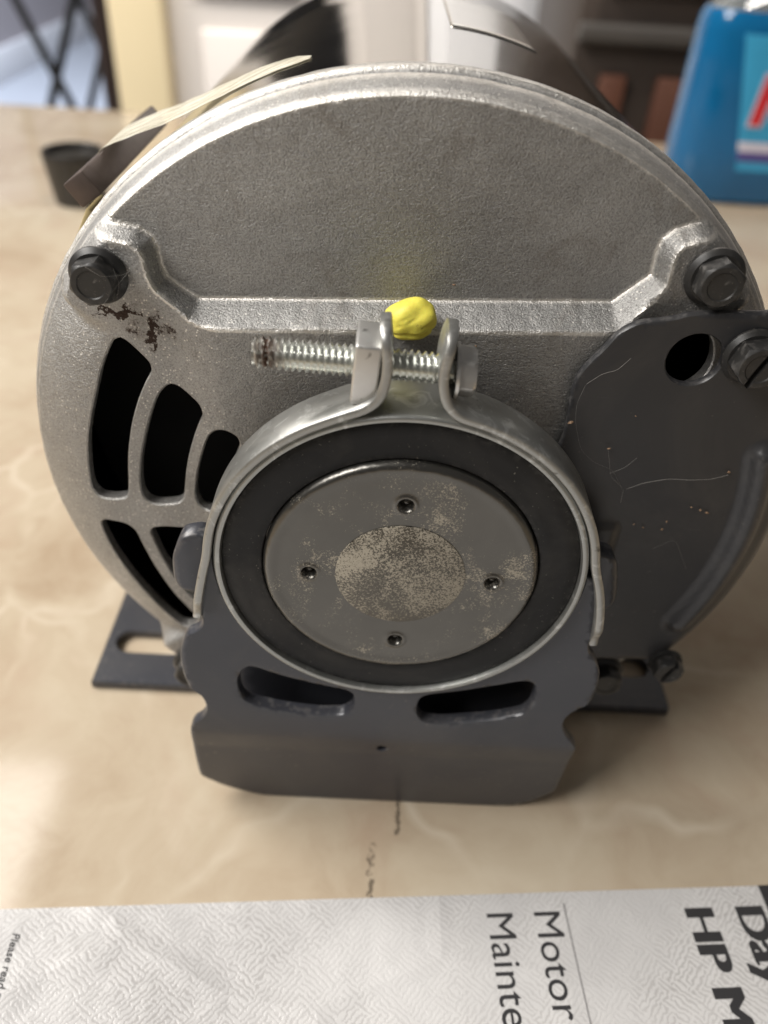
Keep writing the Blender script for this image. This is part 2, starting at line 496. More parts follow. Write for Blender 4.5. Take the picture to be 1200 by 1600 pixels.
def tube(path, r, n=8, cap=True):
    """verts, faces of a tube along a list of points (metres)."""
    V, F = [], []
    P = [Vector(p) for p in path]
    up = Vector((0.13, 0.31, 0.94)).normalized()
    for i, p in enumerate(P):
        t = (P[min(i + 1, len(P) - 1)] - P[max(i - 1, 0)]).normalized()
        a = t.cross(up)
        if a.length < 1e-4:
            a = t.cross(Vector((1, 0, 0)))
        a.normalize()
        b = t.cross(a)
        rr = r[i] if isinstance(r, (list, tuple)) else r
        for k in range(n):
            th = 2 * math.pi * k / n
            V.append(p + (a * math.cos(th) + b * math.sin(th)) * rr)
    for i in range(len(P) - 1):
        for k in range(n):
            F.append((i * n + k, i * n + (k + 1) % n, (i + 1) * n + (k + 1) % n, (i + 1) * n + k))
    if cap:
        F.append(tuple(range(n)))
        F.append(tuple(range((len(P) - 1) * n, len(P) * n)))
    return V, F

def lathe_y(profile, n=160, a0=0.0, closed=False):
    """profile = [(r, y)] mm revolved about the motor axis. Returns verts (m), faces."""
    V, F = [], []
    for k in range(n):
        th = a0 + 2 * math.pi * k / n
        for r, y in profile:
            V.append(W(r * math.cos(th), y, r * math.sin(th)))
    m_ = len(profile)
    last = m_ if closed else m_ - 1
    for k in range(n):
        for j in range(last):
            F.append((k * m_ + j, k * m_ + (j + 1) % m_, ((k + 1) % n) * m_ + (j + 1) % m_, ((k + 1) % n) * m_ + j))
    return V, F

# ---- 2-D polygon tools (x, z in mm)
def area2(P):
    x, y = P[:, 0], P[:, 1]
    return 0.5 * np.sum(x * np.roll(y, -1) - np.roll(x, -1) * y)

def chaikin(P, it=2):
    P = np.asarray(P, float)
    for _ in range(it):
        Q = np.roll(P, -1, 0)
        P = np.stack([0.8 * P + 0.2 * Q, 0.2 * P + 0.8 * Q], 1).reshape(-1, 2)
    return P

def resample(P, ds):
    Q = np.vstack([P, P[:1]])
    d = np.r_[0, np.cumsum(np.hypot(*np.diff(Q, axis=0).T))]
    n = max(8, int(d[-1] / ds))
    t = np.linspace(0, d[-1], n, endpoint=False)
    return np.stack([np.interp(t, d, Q[:, 0]), np.interp(t, d, Q[:, 1])], 1)

def inside(pts, poly):
    res = np.zeros(len(pts), bool)
    bb = (pts[:, 0] >= poly[:, 0].min()) & (pts[:, 0] <= poly[:, 0].max()) & (pts[:, 1] >= poly[:, 1].min()) & (pts[:, 1] <= poly[:, 1].max())
    idx = np.nonzero(bb)[0]
    if len(idx) == 0:
        return res
    p = pts[idx]
    c = np.zeros(len(p), bool)
    x1, y1 = poly[:, 0], poly[:, 1]
    x2, y2 = np.roll(x1, -1), np.roll(y1, -1)
    for a, b, c_, d in zip(x1, y1, x2, y2):
        if b == d:
            continue
        cond = (b > p[:, 1]) != (d > p[:, 1])
        c ^= cond & (p[:, 0] < (c_ - a) * (p[:, 1] - b) / (d - b) + a)
    res[idx] = c
    return res

def seg_dist(pts, line, closed=False):
    L = np.asarray(line, float)
    A = L if closed else L[:-1]
    B = np.roll(L, -1, 0) if closed else L[1:]
    best = np.full(len(pts), 1e9)
    for a, b in zip(A, B):
        d = b - a
        t = np.clip(((pts - a) @ d) / max(d @ d, 1e-9), 0, 1)
        q = a + t[:, None] * d
        best = np.minimum(best, np.hypot(*(pts - q).T))
    return best

def inset(P, e):
    T = np.roll(P, -1, 0) - np.roll(P, 1, 0)
    T /= np.maximum(np.hypot(*T.T), 1e-9)[:, None]
    return P + np.stack([-T[:, 1], T[:, 0]], 1) * e

def sheet(outline, holes, hfun, t, spacing, e=0.35, edge_r=0.3, ds=None, round_outer=True, extra=None):
    """Solid sheet: outline/holes in x,z; hfun(pts)->front y (mm); thickness t. Returns verts, faces, front boundary loop of the outline."""
    ds = ds or spacing
    O = resample(np.asarray(outline, float), ds)
    if area2(O) < 0: O = O[::-1]
    HS = []
    for h in holes:
        h = resample(np.asarray(h, float), ds)
        if area2(h) > 0: h = h[::-1]
        HS.append(h)
    loops = [O] + HS
    P, E = [], []
    base = 0
    for L in loops:
        n = len(L)
        P.append(L)
        E += [(base + i, base + (i + 1) % n) for i in range(n)]
        base += n
    nb = base
    rings = [inset(L, e) for L in loops]
    g0, g1 = O.min(0), O.max(0)
    gx = np.arange(g0[0], g1[0], spacing)
    gz = np.arange(g0[1], g1[1], spacing)
    G = np.stack(np.meshgrid(gx, gz), -1).reshape(-1, 2)
    G[:, 0] += (np.round((G[:, 1] - g0[1]) / spacing) % 2) * spacing / 2
    keep = inside(G, O)
    G = G[keep]
    for h in HS:
        G = G[~inside(G, h)]
    d = np.min([seg_dist(G, L, True) for L in loops], 0)
    G = G[d > e + 0.45 * spacing]
    parts = [np.vstack(P)] + rings + [G]
    if extra is not None:
        parts.append(extra)
    A = np.vstack(parts)
    vo, eo, fo, ov, oe, of = delaunay_2d_cdt([Vector(p) for p in A], E, [], 0, 1e-5)
    V2 = np.array([tuple(v) for v in vo])
    isb = np.zeros(len(V2), bool)
    remap = {}
    for i, src in enumerate(ov):
        for s_ in src:
            remap[s_] = i
            if s_ < nb: isb[i] = True
    F = np.array([f for f in fo if len(f) == 3])
    C = V2[F].mean(1)
    k = inside(C, O)
    for h in HS:
        k &= ~inside(C, h)
    F = F[k]
    y = hfun(V2)
    front = y.copy()
    sel_ = isb.copy()
    if not round_outer:
        for i in range(len(O)):
            sel_[remap[i]] = False
    front[sel_] += edge_r
    n = len(V2)
    verts = [W(a[0], b, a[1]) for a, b in zip(V2, front)] + [W(a[0], b + t, a[1]) for a, b in zip(V2, y)]
    faces = []
    for a, b, c in F:
        faces.append((int(a), int(b), int(c)))
        faces.append((int(a) + n, int(c) + n, int(b) + n))
    base = 0
    for L in loops:
        m_ = len(L)
        for i in range(m_):
            a, b = remap[base + i], remap[base + (i + 1) % m_]
            if a != b:
                faces.append((a, b, b + n, a + n))
        base += m_
    loop = [remap[i] for i in range(len(O))]
    return verts, faces, loop, V2, front

def circle(r, n=90, cx=0, cz=0):
    a = np.linspace(0, 2 * np.pi, n, endpoint=False)
    return np.stack([cx + r * np.cos(a), cz + r * np.sin(a)], 1)

def sstep(x, a, b):
    t = np.clip((x - a) / (b - a), 0, 1)
    return t * t * (3 - 2 * t)

def nz2(P, s, seed=0.0):
    return np.array([noise.noise((p[0] * s + seed, p[1] * s, seed)) for p in P])

# ================================================================ THE SETTING
# table
table = thing('table', 'beige and tan marbled laminate table top under the motor', 'table', (0, 0, 0))
bm = bmesh.new()
boxbm(bm, (0.1, 0.05, -0.016), (2.2, 1.30, 0.032), bev=0.004)
obj_bm('table_top', bm, 'table', table)
for sx in (-0.93, 1.13):
    for sy in (-0.53, 0.63):
        box('leg', (sx, sy, -0.391), (0.05, 0.05, 0.718), 'wood_edge', table, bev=0.004)

FL = -0.75
bm = bmesh.new()
boxbm(bm, (-0.5, 3.0, FL - 0.02), (7, 8, 0.04))
tag(obj_bm('floor', bm, 'floor'), kind='structure')
# the wall of the far room with its white baseboard
bm = bmesh.new()
boxbm(bm, (-2.05, 5.0, FL + 0.5), (0.06, 5.0, 1.0))
wl = tag(obj_bm('wall_left', bm, 'mauve_wall'), kind='structure')
box('baseboard', (-2.010, 5.0, FL + 0.075), (0.02, 5.0, 0.15), 'white_trim', wl, bev=0.003)
bm = bmesh.new()
boxbm(bm, (0.5, 7.6, FL + 0.5), (5.2, 0.06, 1.0))
tag(obj_bm('wall_back', bm, 'mauve_wall'), kind='structure')

# door casing and white door behind the table
cas = tag(box('door_casing', (-0.385, 1.215, 0.15), (0.078, 0.07, 1.8), 'cream', bev=0.004), 'cream painted door casing standing upright behind the table', 'door casing')
door = thing('white_door', 'white panelled door behind the motor, right of the cream casing', 'door', (0, 1.23, FL))
box('slab', (-0.153, 0.0, 1.0), (0.384, 0.036, 2.0), 'white_paint', door, bev=0.003)
box('leaf', (0.160, -0.004, 1.0), (0.232, 0.036, 2.0), 'white_trim', door, bev=0.003)
for px, pz, ph, pw, mt in ((-0.218, 0.42, 0.66, 0.16, 'white_paint'), (-0.045, 0.42, 0.66, 0.11, 'white_paint'), (0.160, 0.42, 0.66, 0.15, 'white_trim'), (-0.045, 1.34, 0.90, 0.11, 'white_paint'), (0.160, 1.34, 0.90, 0.15, 'white_trim')):
    bm = bmesh.new()
    boxbm(bm, (px, -0.020, pz), (pw, 0.016, ph), bev=0.006)
    obj_bm('panel', bm, mt, door)
box('glass_pane', (-0.2225, -0.0235, 1.345), (0.155, 0.012, 1.09), 'dark_glass', door, bev=0.001)

# dark cloth hanging beside the casing
bm = bmesh.new()
nfold = 40
Vv, Ff = [], []
ZL = [FL + 0.05, -0.3, 0.0, 0.06, 0.12, 0.20, 0.32, 0.5, 0.8, 1.2]
for i in range(nfold + 1):
    u = i / nfold
    for z in ZL:
        wd = 0.058
        x = -0.427 - wd * (1 - u)
        Vv.append((x, 1.30 + 0.012 * math.sin(u * 26) * (1 + wd), z))
for i in range(nfold):
    for q_ in range(len(ZL) - 1):
        Ff.append((len(ZL) * i + q_, len(ZL) * (i + 1) + q_, len(ZL) * (i + 1) + q_ + 1, len(ZL) * i + q_ + 1))
cl = obj_py('curtain', Vv, Ff, 'curtain')
md = cl.modifiers.new('thick', 'SOLIDIFY'); md.thickness = 0.004
tag(cl, 'dark brown narrow curtain hanging beside the cream casing', 'curtain')

# folding stand with crossed black legs
st_ = thing('folding_stand', 'black folding stand with crossed legs, far behind the table', 'stand', (-0.75, 1.8, FL))
def leg3(name, a, b, dy):
    V_, F_ = tube([(a[0] + 0.75, dy, a[1] - FL), (b[0] + 0.75, dy, b[1] - FL)], 0.010, 10)
    obj_py(name, V_, F_, 'black_metal', st_)
xc, zc = -0.752, -0.205
for dy in (0.0, 0.35):
    leg3('leg', (-0.852, 0.06), (-0.752 + 0.22, FL + 0.01), dy)
    leg3('leg', (-0.645, 0.06), (-0.752 - 0.24, FL + 0.01), dy + 0.02)
for zz, xx in ((0.06, -0.852), (0.06, -0.645)):
    V_, F_ = tube([(xx + 0.75, 0, zz - FL), (xx + 0.75, 0.37, zz - FL)], 0.010, 10)
    obj_py('rail', V_, F_, 'black_metal', st_)

bm = bmesh.new()
boxbm(bm, (0.88, 1.29, FL + 1.0), (1.2, 0.05, 2.0))
tag(obj_bm('wall_right', bm, 'white_paint'), kind='structure')
# dark cabinet behind the right part of the table
cab = thing('cabinet', 'dark brown wooden cabinet with red brown panels behind the blue bottle', 'cabinet', (0.432, 0.80, FL))
box('carcass', (0, 0.16, 0.55), (0.50, 0.30, 1.1), 'cab_dark', cab, bev=0.004)
box('shelf_edge', (0, 0.0, 0.828), (0.50, 0.020, 0.017), 'cab_grey', cab, bev=0.003)
box('panel', (-0.205, 0.004, 0.68), (0.028, 0.014, 0.22), 'cab_red', cab, bev=0.003)
box('panel', (-0.105, 0.004, 0.68), (0.105, 0.014, 0.22), 'cab_red', cab, bev=0.003)
box('panel', (0.075, 0.004, 0.68), (0.20, 0.014, 0.22), 'cab_red', cab, bev=0.003)
box('drawer', (0.0, 0.003, 0.96), (0.46, 0.012, 0.19), 'cab_dark', cab, bev=0.003)

# ================================================================ THE MOTOR
motor = thing('electric_motor', 'grey cast electric motor with dark steel cradle standing on the marbled table', 'motor')

# ---- end bell: a casting with a stepped face and curved vents
YU, YL = -12.0, -18.0
ridge = np.array([(-95, 57.0), (-64, 57.0), (-57.2, 56.6), (-54.1, 56.2), (-50.7, 55.6), (-48.3, 53.9), (-47.6, 51.9), (-47.3, 49.0), (-46.5, 46.6), (-43.9, 44.5), (-41.0, 42.7),
                  (-2.6, 44.6), (36.6, 46.7), (39.5, 49.5), (42.6, 52.4), (42.5, 56.3), (42.9, 59.0), (44.7, 60.8), (47.8, 62.0), (51.1, 62.6), (56, 62.9), (95, 63.5)])
low_poly = np.vstack([ridge, [(95, -95), (-95, -95)]])
BOLTS = [(52.3, 54.3), (-57.6, 48.1), (-51.0, -57.7), (56.5, -53.0)]

def bell_h(P):
    r = np.hypot(P[:, 0], P[:, 1])
    s = seg_dist(P, ridge)
    s = np.where(inside(P, low_poly), s, -s)
    s = s + 0.12 * nz2(P, 0.5, 3.0) * (np.abs(s) < 6)
    k = sstep(np.abs(P[:, 0] - 0), 36, 47)
    w = 3.7 - 1.7 * k
    yl = YL + 1.8 * k
    tt = np.clip((s + 0.15) / w, 0, 1)
    # chamfer with slightly rounded shoulders
    rr = 0.10
    tt = np.where(tt < rr, tt * tt / (2 * rr), np.where(tt > 1 - rr, 1 - rr - (1 - tt) ** 2 / (2 * rr), tt - rr / 2)) / (1 - rr)
    # lower part is domed towards the rim, except on the bolt bosses
    dome = np.clip((r - 64) / (79.8 - 64), 0, 1)
    fall = 8.2 * dome ** 2.1
    boss = np.zeros(len(P))
    for bx, bz in BOLTS:
        d = np.hypot(P[:, 0] - bx, P[:, 1] - bz)
        boss = np.maximum(boss, 1 - sstep(d, 8.8, 12.0))
    fall = fall * (1 - boss) + boss * 3.5 * np.clip((r - 77.5) / 2.3, 0, 1) ** 2
    ylow = yl + fall
    y = YU + (ylow - YU) * tt
    # rounded edge where the face meets the rim
    y = y + 0.22 * np.clip((r - 79.5) / 0.3, 0, 1) ** 2
    y = y + 0.05 * nz2(P, 0.35, 9.0) + 0.035 * nz2(P, 1.1, 5.0)
    return y

VENTS = [
    [(-56.3, 35.1), (-55.1, 34.7), (-50.8, 29.7), (-52.7, 26.9), (-55.0, 22.2), (-57.2, 16.2), (-59.1, 8.5), (-60.3, -0.8), (-60.8, -2.8), (-63.3, -3.3), (-66.2, -3.1), (-67.2, -1.6), (-67.3, 1.5), (-66.1, 10.7), (-64.3, 16.9), (-62.0, 23.4), (-60.2, 28.5), (-57.6, 33.5)],
    [(-47.7, 25.5), (-46.3, 25.5), (-41.4, 21.0), (-43.7, 16.4), (-45.9, 10.0), (-47.3, 4.1), (-48.2, -1.9), (-49.2, -3.6), (-54.8, -4.3), (-56.2, -2.5), (-56.3, 0.9), (-55.5, 6.3), (-53.9, 12.1), (-51.8, 18.3), (-49.7, 23.1)],
    [(-39.4, 15.7), (-37.3, 16.6), (-34.2, 14.7), (-36.6, 8.8), (-37.8, 1.9), (-38.5, -4.4), (-42.2, -4.7), (-43.9, -4.1), (-44.6, -1.6), (-43.6, 4.3), (-42.0, 9.6), (-40.6, 13.6)],
    [(-67.2, -10.7), (-62.4, -11.1), (-60.4, -12.9), (-59.4, -17.3), (-57.4, -24.2), (-54.2, -32.3), (-50.1, -39.1), (-48.6, -41.3), (-52.0, -44.9), (-56.9, -38.6), (-62.4, -28.6), (-65.7, -20.1), (-67.0, -14.1)],
    [(-56.0, -11.8), (-44.1, -11.8), (-43.6, -19.1), (-44.8, -29.7), (-47.6, -35.2), (-51.9, -27.0), (-54.1, -20.7), (-55.5, -14.7)],
    # vents of the lower middle, half hidden behind the cradle
    [(-30, -56), (-22, -60), (-12, -63), (-4, -64), (-4, -57), (-12, -56), (-20, -53), (-27, -50)],
    [(4, -64), (12, -63), (22, -60), (30, -56), (27, -50), (20, -53), (12, -56), (4, -57)],
    [(-24, -44), (-14, -49), (-4, -51), (-4, -45), (-12, -43), (-20, -39)],
    [(4, -51), (14, -49), (24, -44), (20, -39), (12, -43), (4, -45)],
]
# mirror set on the right, under the cover plate
VENTS += [[(-x, z) for x, z in v] for v in VENTS[1:3]]
def grow(P, e):
    P = resample(P, 0.8)
    if area2(P) > 0: P = P[::-1]
    return inset(P, e)
vents = [grow(chaikin(v, 2), 0.6) for v in VENTS]
vents.append(circle(7.0, 48, 50.6, 37.6))
# finer points along the ridge
ex = []
for off in (-0.5, 0.0, 0.5, 2.0, 2.8, 3.3, 3.8):
    L = np.asarray(ridge)
    for a, b in zip(L[:-1], L[1:]):
        d = b - a
        ln = np.hypot(*d)
        nrm = np.array([d[1], -d[0]]) / ln
        t = np.arange(0, 1, 0.6 / ln)
        ex.append(a + t[:, None] * d + nrm * off)
ex = np.vstack(ex)
ex = ex[np.hypot(*ex.T) < 79.0]
RB = 79.8
V_, F_, loop, V2, fy = sheet(circle(RB, 560), vents, bell_h, 2.8, 0.8, e=0.3, edge_r=0.3, ds=0.7, round_outer=False, extra=ex)
# rim behind the face: tapered wall, groove and flange
nl = len(loop)
rings_ = []
for fac, r_, yabs in ((0.10, 80.25, None), (0.45, 80.9, None), (1.0, 81.5, -5.2), (1, 81.6, -4.7), (1, 81.1, -4.3), (1, 81.2, -3.9), (1, 82.0, -3.5), (1, 82.4, -3.0), (1, 82.5, -2.4), (1, 82.5, -0.4), (1, 82.1, 0.0), (1, 80.0, 0.0)):
    idx = []
    for li in loop:
        x, z = V2[li]
        a = math.atan2(z, x)
        yb = fy[li]
        y = yabs if fac == 1.0 and yabs is not None else yb + (-5.2 - yb) * fac
        rw = r_ + 0.10 * noise.noise((math.cos(a) * 30, math.sin(a) * 30, y * 0.8))
        V_.append(W(rw * math.cos(a), y, rw * math.sin(a)))
        idx.append(len(V_) - 1)
    rings_.append(idx)
prev = loop
for idx in rings_:
    for i in range(nl):
        F_.append((prev[i], prev[(i + 1) % nl], idx[(i + 1) % nl], idx[i]))
    prev = idx
bell = obj_py('end_bell', V_, F_, 'alu', motor, 32)
Pv = V2
rv = np.hypot(*Pv.T)
sv = seg_dist(Pv, ridge)
sv = np.where(inside(Pv, low_poly), sv, -sv)
wv = 3.7 - 1.7 * sstep(np.abs(Pv[:, 0]), 36, 47)
wr = np.maximum(np.exp(-((sv - wv) / 0.45) ** 2), 0.9 * np.exp(-((sv + 0.1) / 0.45) ** 2))
wr = np.maximum(wr, np.where(sv < 0.5, np.exp(-((rv - 79.7) / 0.35) ** 2), 0.25 * np.exp(-((rv - 79.7) / 0.5) ** 2)))
dv = np.min([seg_dist(Pv, v_, True) for v_ in vents], 0)
wr = np.maximum(wr, 0.45 * np.exp(-(dv / 0.45) ** 2))
wear_shine_all = np.zeros(len(bell.data.vertices), np.float32)
nf = len(Pv)
wear_shine_all[:nf] = wr
for q_, val in enumerate((0.55, 0.0, 0.75, 0.7, 0.0, 0.0, 0.6, 0.8, 0.6, 0.35, 0.5, 0.0)):
    wear_shine_all[rings_[q_]] = val
at = bell.data.attributes.new('wear_shine', 'FLOAT', 'POINT')  # edge wear plus painted highlight lines along ridge, rim and vents
at.data.foreach_set('value', wear_shine_all)
bell['label'] = 'rough cast aluminium end bell with curved vent slots and a stepped face'

# near-black backing disc behind the vents; the inner shade is in its colour
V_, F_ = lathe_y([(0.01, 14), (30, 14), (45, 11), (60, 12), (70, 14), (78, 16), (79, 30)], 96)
obj_py('vent_backing', V_, F_, 'inside', motor, 60)
# hub tube between bell and ring
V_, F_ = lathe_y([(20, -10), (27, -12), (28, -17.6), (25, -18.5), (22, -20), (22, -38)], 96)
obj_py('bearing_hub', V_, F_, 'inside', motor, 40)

# ---- shell
prof = [(80.3, -0.6), (81.0, -0.2), (81.0, 0.4)] + [(81.0, y) for y in (2, 20, 60, 110, 160)] + [(80.5, 161), (74, 168), (30, 172), (0.01, 172)]
V_, F_ = lathe_y(prof, 256)
shell = obj_py('shell', V_, F_, 'shell', motor, 40)
V_, F_ = [], []
na, ny = 24, 8
for i in range(na + 1):
    for j in range(ny + 1):
        a = R(85.8 - 14.5 * i / na)
        y = 53.5 + 3.0 * i / na * 0.2 + 62 * j / ny
        V_.append(W(81.07 * math.cos(a), y, 81.07 * math.sin(a)))
for i in range(na):
    for j in range(ny):
        F_.append((i * (ny + 1) + j, (i + 1) * (ny + 1) + j, (i + 1) * (ny + 1) + j + 1, i * (ny + 1) + j + 1))
lb = obj_py('rating_label', V_, F_, 'label', shell, 40)
md = lb.modifiers.new('thick', 'SOLIDIFY'); md.thickness = 0.00006; md.offset = 0

# ---- bolts
def hexbolt(name, x, y, z, rf=5.3, rh=4.3, hh=5.0, slot=False, rot=0.3, label=None, mat='black_bolt'):
    o = bpy.data.objects.new(name, None)
    o.empty_display_size = 0.004
    COL.objects.link(o)
    o.parent = motor
    o.location = W(x, y, z)
    if label: o['label'] = label
    # flange washer (slightly domed)
    pr = [(0.5, 0), (rf - 0.2, 0), (rf, -0.25), (rf, -0.7), (rf - 0.3, -1.0), (rh + 0.1, -1.5), (0.5, -1.5)]
    V_, F_ = [], []
    n = 48
    for k in range(n):
        th = 2 * math.pi * k / n
        for r_, yy in pr:
            V_.append((r_ * math.cos(th) / 1000, yy / 1000, r_ * math.sin(th) / 1000))
    for k in range(n):
        for j in range(len(pr) - 1):
            F_.append((k * len(pr) + j, k * len(pr) + j + 1, ((k + 1) % n) * len(pr) + j + 1, ((k + 1) % n) * len(pr) + j))
    obj_py('flange', V_, F_, mat, o, 35)
    # hex head with chamfered corners and a dished top
    V_, F_ = [], []
    n = 72
    def hexr(th):
        t = (th - rot) % (math.pi / 3) - math.pi / 6
        return rh * math.cos(math.pi / 6) / math.cos(t)
    rings = []
    ins = rh * 0.87
    for lvl in range(8):
        ring = []
        for k in range(n):
            th = 2 * math.pi * k / n
            hr = hexr(th)
            if lvl == 0: r_, yy = hr, -1.0
            elif lvl == 1:
                r_, yy = hr, -hh + 0.35 + 0.9 * max(0, (hr - ins) / rh) * 2.0
            elif lvl == 2: r_, yy = min(hr, ins) * 0.985, -hh + 0.12
            elif lvl == 3: r_, yy = min(hr, ins) * 0.94, -hh
            elif lvl == 4: r_, yy = ins * 0.70, -hh
            elif lvl == 5: r_, yy = ins * 0.64, -hh + 0.22
            elif lvl == 6: r_, yy = ins * 0.3, -hh + 0.3
            else: r_, yy = 0.02, -hh + 0.3
            ring.append((r_ * math.cos(th), yy, r_ * math.sin(th)))
        rings.append(ring)
    for ring in rings:
        V_ += [(a / 1000, b / 1000, c / 1000) for a, b, c in ring]
    for l in range(len(rings) - 1):
        for k in range(n):
            F_.append((l * n + k, l * n + (k + 1) % n, (l + 1) * n + (k + 1) % n, (l + 1) * n + k))
    F_.append(tuple(range(n)))
    F_.append(tuple(range((len(rings) - 1) * n, len(rings) * n)))
    hd = obj_py('head', V_, F_, mat, o, 28)
    if slot:
        cbm = bmesh.new()
        boxbm(cbm, (0, -hh / 1000, 0), (0.0013, 0.0036, 0.02), Matrix.Rotation(R(22), 3, 'Y'))
        cme = bpy.data.meshes.new('cutter')
        cbm.to_mesh(cme); cbm.free()
        cut = bpy.data.objects.new('cutter', cme)
        COL.objects.link(cut)
        md_ = hd.modifiers.new('slot', 'BOOLEAN')
        md_.operation = 'DIFFERENCE'; md_.object = cut; md_.solver = 'EXACT'
        cut.parent = o
        bpy.context.view_layer.update()
        me2 = bpy.data.meshes.new_from_object(hd.evaluated_get(bpy.context.evaluated_depsgraph_get()))
        hd.modifiers.clear()
        hd.data = me2
        bpy.data.objects.remove(cut)
        smooth(me2, 28)
    return o
hexbolt('hex_bolt', 52.3, -16.3, 54.3, rot=0.42, label='black hex flange bolt at the upper right of the bell')
hexbolt('hex_bolt', -57.6, -16.3, 48.1, rot=0.25, label='black hex flange bolt at the upper left of the bell')
hexbolt('hex_bolt', -51.0, -16.3, -57.7, rot=0.1, label='dark hex bolt at the lower left, half hidden by the cradle')
hexbolt('hex_bolt', 56.5, -16.3, -53.0, rot=0.5, label='dark hex bolt at the lower right below the cover plate')

# ---- terminal cover plate on the right
outer = [(81.6 * math.cos(R(a)), 81.6 * math.sin(R(a))) for a in range(37, -33, -3)]
cov = [(36.4, 43.3), (38.2, 45.2), (40.3, 46.4), (44.7, 47.2), (46.9, 47.7), (48.1, 48.3), (51.2, 48.8), (62.4, 49.5)] + outer + \
      [(68.7, -43.1), (64.0, -43.7), (52.8, -44.3), (40, -44), (33, -40), (30, -20), (29, 0), (29.5, 12), (31.2, 20.1), (31.4, 24.7), (30.9, 30.4), (31.3, 34.6), (32.4, 37.0), (35.1, 40.9)]
bead = np.array([(74.6 * math.cos(R(a)), 74.6 * math.sin(R(a))) for a in range(15, -24, -2)])
def cov_h(P):
    d = seg_dist(P, bead)
    b = 2.6 * (1 - sstep(d, 0.6, 3.6))
    r = np.hypot(*P.T)
    lipd = 2.0 * np.clip((r - 78.5) / 3.1, 0, 1) ** 2
    em = np.zeros(len(P))
    q = np.maximum(np.abs(P[:, 0] - 44.5) - 1.6, 0) ** 2 + np.maximum(np.abs(P[:, 1] + 6.5) - 5.0, 0) ** 2
    em = 0.9 * (1 - sstep(np.sqrt(q), 0.6, 1.6))
    return -20.0 - b + lipd - em
V_, F_, *_ = sheet(chaikin(cov, 1), [circle(5.2, 60, 52.2, 39.6)], cov_h, 1.5, 1.0, e=0.3, edge_r=0.3, ds=0.8)
cover = obj_py('cover_plate', V_, F_, 'cover', motor, 45)
cover['label'] = 'dark grey stamped cover plate with a round hole and curved bead'
hexbolt('slotted_screw', 62.2, -20.0, 41.2, rf=5.5, rh=4.6, hh=5.4, slot=True, rot=0.2, label='dark slotted hex screw beside the round hole of the cover')
hexbolt('slotted_screw', 69.6, -19.5, -44.0, rf=4.2, rh=3.9, hh=4.6, slot=True, rot=0.3, label='dark slotted screw at the bottom tip of the cover')

# ---- resilient ring in the middle
ring = bpy.data.objects.new('resilient_ring', None)
ring.empty_display_size = 0.01
COL.objects.link(ring)
ring.parent = motor
V_, F_ = lathe_y([(36.6, -28), (36.65, -39.5), (36.4, -40.1), (35.9, -40.3), (35.35, -40.1), (35.1, -39.4), (35.1, -28)], 200, closed=True)
obj_py('outer_ring', V_, F_, 'zinc_ring', ring, 50)
V_, F_ = lathe_y([(35.15, -34), (35.15, -38.9), (34.7, -39.3), (32, -39.2), (29.5, -39.2), (27.5, -39.3), (27.25, -39.1), (27.1, -34)], 200)
obj_py('rubber', V_, F_, 'rubber', ring, 60)
DIM = [(0.0, 17.6), (0.1, -18.4), (-17.9, -0.3), (18.2, -0.6)]
def disc_h(P):
    r = np.hypot(*P.T)
    y = np.full(len(P), -40.2)
    y += 0.9 * np.clip((r - 26.2) / 0.8, 0, 1) ** 2
    y -= 0.25 * np.exp(-((r - 25.4) / 0.9) ** 2)
    for x, z in DIM:
        d = np.hypot(P[:, 0] - x, P[:, 1] - z)
        y += -0.28 * np.exp(-((d - 1.9) / 0.45) ** 2)
        y += np.where(d < 1.55, 1.5 * (1 - sstep(d, 0.9, 1.55)), 0)
        y += np.where(d < 0.9, -0.75 * (1 - (d / 0.9) ** 2), 0)
    return y
ex = np.vstack([circle(rr_, int(8 + rr_ * 16), x, z) for x, z in DIM for rr_ in (0.3, 0.6, 0.9, 1.1, 1.3, 1.55, 1.75, 1.95, 2.2, 2.6)])
V_, F_, *_ = sheet(circle(27.0, 260), [], disc_h, 1.6, 0.6, e=0.3, edge_r=0.2, ds=0.6, extra=ex)
hub = obj_py('hub_disc', V_, F_, 'hub', ring, 50)
V_, F_ = lathe_y([(12.75, -40.0), (12.7, -40.40), (12.45, -40.52), (0.01, -40.56)], 128)
obj_py('shaft_end', V_, F_, 'shaft', hub, 40)

# ---- cradle: bent sheet plate, base channel and feet
cradle = bpy.data.objects.new('cradle_base', None)
cradle.empty_display_size = 0.01
COL.objects.link(cradle)
cradle.parent = motor
arc = [(36.95 * math.cos(R(a)), 36.95 * math.sin(R(a))) for a in range(3, -184, -3)]
left = [(-38.6, 2.0), (-40.2, -4.0), (-41.2, -12.0), (-40.6, -18.5), (-41.9, -20.6), (-44.8, -22.3), (-46.2, -26.5), (-46.8, -30.8), (-46.5, -36.2), (-45.6, -40.4), (-44.6, -41.8), (-43.3, -43.0), (-42.5, -45.6), (-42.6, -48.5), (-44.0, -51.3), (-46.2, -53.2), (-47.2, -56.0),
        (-47.6, -68.7), (-47.5, -77.9), (-47.4, -79.2), (-46.2, -80.6), (-41.6, -84.6), (-33.3, -88.3), (-31, -88.9), (0, -88.95), (30, -88.9), (35.9, -88.2), (40.7, -85.6), (45.2, -80.4), (46.0, -79.0), (46.1, -77.5), (46.3, -68.1), (46.5, -57.5), (46.4, -56.0), (45.4, -54.2), (43.0, -51.0), (41.5, -47.6), (41.6, -44.6), (42.9, -42.1), (46.0, -39.4), (46.5, -33.7), (46.1, -28.1), (44.4, -24.0), (41.8, -21.0), (41.6, -14.0), (40.6, -6.0), (38.6, 2.0)]
cr_out = np.vstack([chaikin(np.array(left), 1)[:-1], arc])
